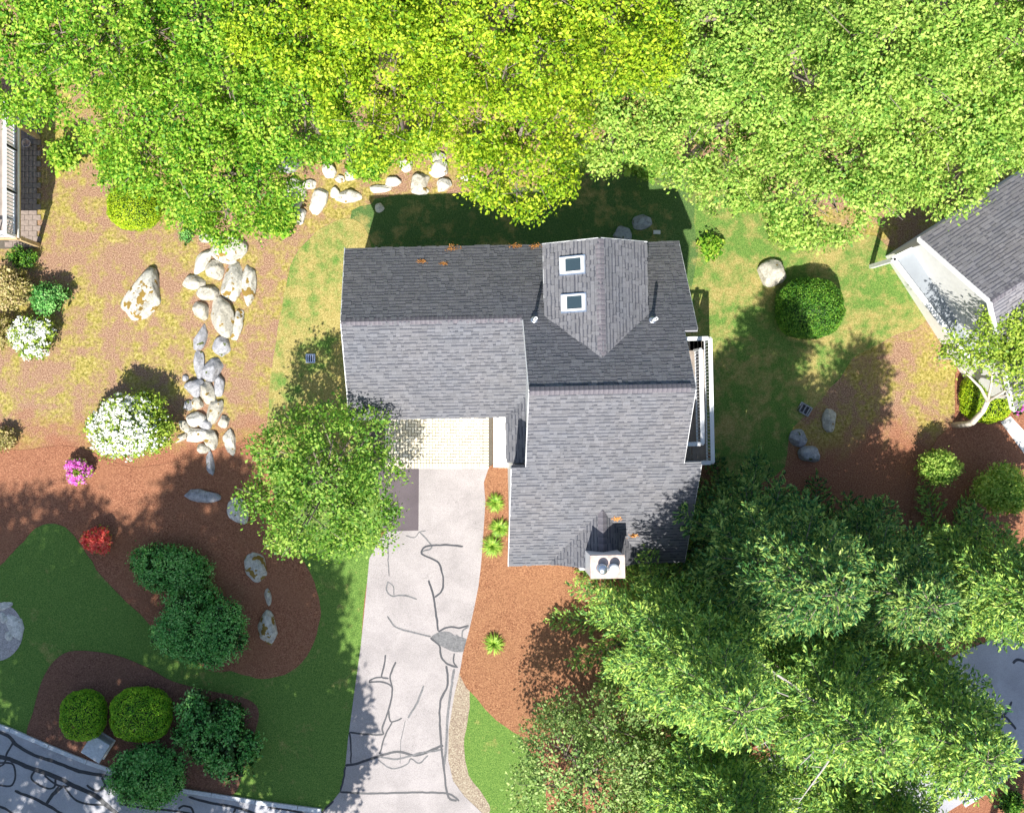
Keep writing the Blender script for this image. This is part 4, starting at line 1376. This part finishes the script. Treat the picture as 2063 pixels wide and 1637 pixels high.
shrub('small coral red azalea ball above the shaded lawn', 196, 1087, 31, 30, .95, 'azalea', 28, 1200, .06, flowers=('redfl', 620, .06, None))
shrub('oblong mid green shrub in the mulch island, upper one', 343, 1148, 90, 50, 1.3, 'rhodo', 29, 11000, .085, ang=-12, nl=9)
shrub('broad round green shrub in the mulch island, lower one', 405, 1265, 104, 88, 1.7, 'rhodo', 30, 18000, .085, nl=10)
shrub('round green shrub overhanging the road kerb', 298, 1560, 83, 72, 1.7, 'rhodo', 31, 12000, .09, nl=9)
shrub('loose open rhododendron in the lower left mulch bed, left half', 405, 1465, 62, 68, 1.3, 'rhodo', 32, 4200, .11, gap=.32, loose=1.25, nl=8)
shrub('loose open rhododendron in the lower left mulch bed, right half', 462, 1500, 58, 72, 1.3, 'rhodo', 33, 4200, .11, gap=.32, loose=1.25, nl=8)
shrub('small yellow and orange leaved bush cut by the left edge', 5, 885, 28, 27, .7, 'bronze', 34, 1600, .07)
shrub('smaller pale green bush in the mulch on the right', 1889, 942, 38, 37, 1.9, 'pale', 35, 5000, .08)
shrub('larger pale green bush at the right edge in the mulch', 2022, 984, 60, 54, 2.3, 'pale', 36, 8000, .085)
shrub('tiny deep green seedling left of the rock pile top', 375, 475, 14, 15, .4, 'rhodo', 37, 500, .07)
shrub('light green leafy plant beside the right rear roof corner', 1432, 498, 20, 24, .6, 'green', 38, 500, .11, gap=.2)
shrub('wispy sapling in the sun behind the right rear roof corner', 1432, 442, 12, 28, .6, 'maple', 39, 260, .08, gap=.2, core=False)
shrub('dark bush beyond the kerb at the lower right corner', 2040, 1618, 26, 26, .8, 'yew', 40, 1500, .09)
shrub('small lavender tinged bush beside the right front walk', 2052, 822, 12, 14, .5, 'rhodo', 41, 500, .06, flowers=('pinkfl', 30, .04, None))
shrub('small leafy branch overhanging the shade by the left deck', 128, 312, 30, 34, 1.8, 'green', 42, 900, .13, core=True, gap=.15, name='sapling', cat='sapling')
UG = 'undergrowth bushes at the forest edge'
for k, (px, py, a, b) in enumerate([(560, 440, 45, 38), (740, 330, 45, 38), (520, 300, 50, 40), (1300, 330, 60, 30), (1150, 330, 40, 30), (1600, 470, 50, 30), (1500, 400, 40, 26),
                                    (960, 300, 40, 26), (390, 420, 50, 34), (240, 330, 40, 40), (850, 280, 40, 24), (660, 300, 40, 30)]):
    lab = ['beside the lowest white stone at left', 'above the small white stones', 'in the gap left of the grey boulder', 'in deep shade behind the dormer', 'under the vivid lime tree',
           'under the broad pale tree', 'beside the sunny patch', 'above the rightmost flat stone', 'right of the yellow green mound', 'above the yellow green mound', 'above the rounded white boulder', 'above the long flat slab'][k]
    shrub('low green undergrowth bush ' + lab, px, py, a, b, 1.2, 'green' if px < 1000 else 'pale', 60 + k, int(a * b * 1.3), .12, gap=.12, group=UG)

# the maple by the drive
broadleaf('maple_tree', 'maple with mottled green crown between the driveway and the mulch island', 655, 965, 3.9, 2.75, 1.7, 'maple', 301, n_leaf=24000, size=.125, nl=11, gap=.2, spread=.14)

# slender pale barked tree at the right
root = thing('birch_tree', 'slender pale barked tree with a thin crown over the neighbouring deck', 'tree', P(1922, 856))
base = root.location.copy()
def bl(px, py, h): return P(px, py, h) - base
mb = MB()
mb.tube([(0, 0, -.02), bl(1950, 854, .7), bl(1960, 850, 1.0), bl(1980, 828, 1.9), bl(1990, 808, 2.5)], [.12, .11, .11, .09, .08], 9)
for pts_, rad in (([(1990, 808, 2.5), (1975, 780, 3.2), (1950, 755, 4.0), (1935, 738, 4.5)], [.07, .05, .035, .015]), ([(1990, 808, 2.5), (1998, 770, 3.3), (2001, 740, 4.2), (2000, 690, 5)], [.06, .05, .03, .012]),
                  ([(1990, 808, 2.5), (2020, 790, 3.2), (2050, 770, 4), (2100, 740, 5)], [.06, .045, .03, .015]), ([(1998, 800, 2.6), (2030, 796, 3.2), (2075, 794, 3.8)], [.04, .03, .015]),
                  ([(1950, 755, 4.0), (1930, 700, 4.6), (1925, 670, 5)], [.025, .015, .008]), ([(2050, 770, 4), (2050, 700, 5), (2040, 640, 5.5)], [.03, .02, .01])):
    mb.tube([bl(*q) for q in pts_], rad, 6)
mb.build('trunk', M['bark_w'], root, True)
rngb = np.random.default_rng(77)
lb = []
for (px, py, h_, r_) in ((1945, 715, 4.6, .62), (1985, 690, 4.9, .7), (2035, 670, 5.1, .8), (2010, 730, 4.6, .6), (2050, 740, 4.8, .8), (1930, 680, 4.9, .35), (2060, 640, 5.4, .6), (1995, 640, 5.2, .35), (2090, 700, 5.0, .9), (1900, 707, 4.5, .25), (2060, 800, 4.2, .35)):
    q = bl(px, py, h_)
    lb.append((tuple(q), (r_, r_, r_ * .6)))
link('crown', quads_mesh('crown', make_crown(lb, 6500, .12, rngb, .6, .15, 8, noise_gap=.28, hollow=.4), L['azalea']), root)

# conifers
def conifer(label, X, Y, ht, r, mat, seed, whorl=15, twig=1.0, name='spruce_tree', base_h=.5, group='tall conifers at the lower right', dead=False, droop=.18, card=.17):
    rng = np.random.default_rng(seed)
    rr = random.Random(seed)
    root = thing(name, label, 'tree', (X, Y, 0), rr.uniform(0, 6), group)
    mb = MB()
    mb.tube([(0, 0, -.05), (0, 0, ht * .5), (0, 0, ht)], [r * .07, r * .045, .015], 8)
    Pp, Nn, Dd = [], [], []
    for k in range(whorl):
        t = (k + .3 * rr.random()) / whorl
        z = base_h + (ht - base_h) * t ** .9
        rad = r * (1 - t) ** .62 * rr.uniform(.85, 1.08) + .18
        nb = rr.randint(6, 8)
        a0 = rr.uniform(0, 6.28)
        for j in range(nb):
            a = a0 + 2 * math.pi * j / nb + rr.uniform(-.22, .22)
            ln_ = rad * rr.uniform(.72, 1.1)
            d = Vector((math.cos(a), math.sin(a), 0))
            s_ = Vector((-d.y, d.x, 0))
            up = .38 * t
            f = lambda q: Vector((0, 0, z)) + d * (ln_ * q) + Vector((0, 0, ln_ * (up * q - droop * q * q * (1.3 - t) + .10 * q ** 4)))
            mb.tube([f(0), f(.5), f(.95)], [.03 + .012 * ln_, .02, .006], 4)
            nt_ = max(4, int(ln_ / .22))
            bd = rr.uniform(-1, 1)
            for m_ in range(nt_ + 1):
                q = .18 + .84 * m_ / nt_
                tl = (.30 + .42 * math.sin(math.pi * min(1, q) ** 1.1) * min(1, ln_ / 2)) * rr.uniform(.6, 1.25) * twig
                for sd in ((-1, 1) if m_ < nt_ else (0,)):
                    td = (d * (.75 if sd else 1) + s_ * sd * .75 + Vector((0, 0, rr.uniform(-.12, .28)))).normalized()
                    o_ = f(min(q, 1))
                    nc = max(5, int(tl / .021))
                    u_ = rng.random(nc)
                    pos = np.array(o_)[None] + np.array(td)[None] * (u_ * tl)[:, None] + rng.normal(size=(nc, 3)) * .035
                    Pp.append(pos)
                    Nn.append(np.array([0, 0, .8])[None] + rng.normal(size=(nc, 3)) * .7)
                    Dd.append(np.array(td)[None] + rng.normal(size=(nc, 3)) * .38)
    # leader tuft
    nc = 60
    Pp.append(np.array([[0, 0, ht]]) + rng.normal(size=(nc, 3)) * np.array([.1, .1, .25]))
    Nn.append(rng.normal(size=(nc, 3)) + np.array([0, 0, .5])); Dd.append(np.array([0, 0, 1.]) + rng.normal(size=(nc, 3)) * .6)
    Pp, Nn, Dd = np.concatenate(Pp), np.concatenate(Nn), np.concatenate(Dd)
    k = Pp[:, 2] > .1
    link('crown', quads_mesh('crown', leaf_quads(Pp[k], Nn[k], card, .30, dirs=Dd[k], rng=rng), L[mat]), root)
    mb.build('trunk', M['bark'], root, True)
    if dead:
        db = MB()
        for _ in range(10):
            a = rr.uniform(2.4, 4.2) - root.rotation_euler.z
            z = rr.uniform(.45, .8) * ht
            e = Vector((math.cos(a), math.sin(a), rr.uniform(-.1, .2))) * r * rr.uniform(.5, .9)
            p0 = Vector((0, 0, z))
            db.tube([p0, p0 + e * .5 + Vector((0, 0, .1)), p0 + e], [.04, .025, .01], 5)
            for _ in range(6):
                q = rr.uniform(.3, 1)
                w_ = Vector((rr.uniform(-1, 1), rr.uniform(-1, 1), rr.uniform(-.2, .5))) * .35
                db.tube([p0 + e * q, p0 + e * q + w_], [.012, .004], 4)
        db.build('dead_branch', M['bark_d'], root)
    return root
conifer('dark conifer reaching over the south east roof corner', 7.8, -8.2, 13.5, 3.1, 'needle2', 401, 18)
conifer('dark green conifer in the shade beside the right side lawn', 10.4, -5.2, 13.0, 3.1, 'needle', 402, 18)
conifer('dark conifer left of the pale green bushes at the right', 13.8, -5.9, 11.0, 2.9, 'needle', 403, 16)
conifer('large conifer with grey dead branches in the middle of the clump', 11.6, -9.3, 13.0, 3.3, 'needle2', 404, 19, dead=True)
conifer('light tipped conifer at the lower right near the road bend', 15.3, -10.2, 11.0, 3.2, 'needle2', 405, 17)
conifer('conifer at the bottom edge of the clump', 9.0, -13.3, 11.0, 3.1, 'needle2', 406, 17)
conifer('conifer at the right edge between the bushes and the road', 18.6, -6.4, 8.0, 2.7, 'needle2', 407, 14)
conifer('conifer at the bottom edge beside the road bend', 14.0, -13.9, 9.5, 3.1, 'needle2', 408, 15)
# broad grey-green shrub tree left of the conifers
broadleaf('shrub_tree', 'light grey green broad tree at the bottom, left of the conifers', 1190, 1570, 3.6, 3.2, 1.7, 'shrubp', 410, n_leaf=26000, size=.12, nl=12, gap=.15, spread=.14)

# dead branch in the shaded mulch
rr = random.Random(5)
dbr = MB()
p0, p1 = P(1335, 1322, .5), P(1268, 1328, .3)
o0 = P(1300, 1325)
dbr.tube([p0 - o0, (p0 + p1) / 2 - o0 + Vector((0, .05, .1)), p1 - o0], [.03, .022, .008], 5)
for _ in range(26):
    q = p0.lerp(p1, rr.random()) - o0
    w_ = Vector((rr.uniform(-.35, .05), rr.uniform(-.28, .28), rr.uniform(-.1, .25)))
    dbr.tube([q, q + w_], [.012, .004], 4)
d_ = dbr.build('dead_branch', M['bark_d'])
d_.location = o0
tag(d_, 'bleached dead branch lying over the shaded orange mulch', 'branch')

# daylily clumps
def lily(px, py, r, n, seed, lab):
    rng = random.Random(seed)
    root = thing('daylily_clump', lab, 'plant', P(px, py) + Vector((0, 0, .03)), 0, 'grassy daylily clumps beside the driveway')
    V = []
    for _ in range(n):
        a = rng.uniform(0, 6.28)
        ln_ = r * rng.uniform(.65, 1.15)
        h_ = r * rng.uniform(.7, 1.2)
        d = Vector((math.cos(a), math.sin(a), 0))
        s_ = Vector((-d.y, d.x, 0))
        b0 = d * r * .12 * rng.random()
        prev = None
        m = 5
        for k in range(m + 1):
            q = k / m
            c = b0 + d * ln_ * q ** 1.2 + Vector((0, 0, h_ * (1.7 * q - 1.45 * q * q)))
            w_ = .016 * (1 - q) ** .6 + .002
            cur = (c - s_ * w_, c + s_ * w_)
            if prev:
                V.append([prev[0], prev[1], cur[1], cur[0]])
            prev = cur
    me = quads_mesh('blades', np.array([[tuple(p) for p in q] for q in V]), L['blade'])
    link('blades', me, root)
lily(997, 1012, .36, 130, 1, 'daylily clump nearest the garage, beside the white wall')
lily(1006, 1062, .38, 150, 2, 'middle daylily clump of the three by the white wall')
lily(992, 1098, .42, 170, 3, 'largest daylily clump, lowest of the three by the white wall')
lily(995, 1295, .40, 150, 4, 'lone daylily clump in the open orange mulch by the driveway')

# needle litter on the roof edge
def litter(px, py, h, r, seed, lab):
    rng = np.random.default_rng(seed)
    p = rng.normal(size=(70, 3)) * np.array([r, r * .6, 0])
    loc = P(px, py, h)
    o = thing('needle_litter', lab, 'litter', loc, 0, 'little heaps of orange needles on the roof')
    q = np.array([0, 0, .0]) + p
    lm = MB()
    V = leaf_quads(q, rng.normal(size=q.shape) * .3 + np.array([0, 0, 1.]), .09, .25, rng=rng)
    link('needles', quads_mesh('needles', V, M['litter']), o, rot=(0, 0, 0))
    return o
for px, py, r, lab in ((851, 526, .06, 'left of the pair on the north slope'), (894, 531, .06, 'right of the pair on the north slope'), (910, 499, .14, 'in the rear gutter, largest'),
                       (1040, 496, .09, 'in the rear gutter left of the dormer'), (1078, 496, .09, 'in the rear gutter touching the dormer')):
    vv = (NY - py) / S
    h_ = HE + .05
    for _ in range(4):
        vv = (NY - py) / S * (1 - h_ / H)
        h_ = hN(vv - (px - NX) / S * .02) + .035
    o = litter(px, py, h_, r, int(px), 'orange needles ' + lab)
    o.rotation_euler = (-math.atan(sN), 0, 0)
for px, py, r, lab in ((1243, 1045, .07, 'beside the chimney shadow corner'), (1277, 1079, .08, 'right of the chimney shadow')):
    h_ = 4.5
    for _ in range(5):
        vv = (NY - py) / S * (1 - h_ / H)
        h_ = hS(vv - .15) + .05
    o = litter(px, py, h_, r, int(px), 'orange needles ' + lab)
    o.rotation_euler = (math.atan(sN), 0, 0)

# tall trees across the road, south of the picture: their shade falls on the lower left lawn
SG = 'tall shade trees across the road, below the picture'
for k, (X, Y, hc, r, rz, lab) in enumerate([
        (-21.5, -20.0, 18.5, 3.6, 4.5, 'westernmost shade tree'), (-17.6, -19.5, 17.0, 2.9, 4.5, 'second shade tree from the west'), (-14.6, -19.0, 15.5, 3.2, 4.0, 'third shade tree from the west'),
        (-12.2, -19.5, 20.0, 2.9, 3.6, 'tallest shade tree'), (-9.6, -18.6, 15.0, 2.9, 4.5, 'shade tree opposite the mulch island'), (-8.2, -19.4, 12.0, 2.6, 3.6, 'shade tree nearest the driveway'),
        (-16.5, -21.0, 12.0, 3.2, 3.6, 'low broad shade tree in the west'), (-11.5, -20.5, 10.0, 3.0, 3.0, 'low broad shade tree in the middle'), (-6.3, -18.8, 8.0, 1.9, 2.6, 'small shade tree by the driveway mouth'),
        (-20.5, -20.0, 9.5, 3.2, 3.2, 'low shade tree in the far west'), (19.5, -19.5, 11.5, 2.8, 3.2, 'shade tree south of the road bend'), (17.0, -20.5, 14.5, 2.6, 3.6, 'taller shade tree south of the road bend')]):
    px = NX + X * S / (1 - hc / H)
    py = NY - Y * S / (1 - hc / H)
    broadleaf('tree', lab + ', across the road outside the picture', px, py, hc, r, rz, 'green', 500 + k, n_leaf=9000, size=.3, group=SG, nl=10, gap=.14, flat=1.6, spread=.3)
print('objects', len(bpy.data.objects), 'tris', sum(len(o.data.polygons) * 2 for o in bpy.data.objects if o.type == 'MESH'))
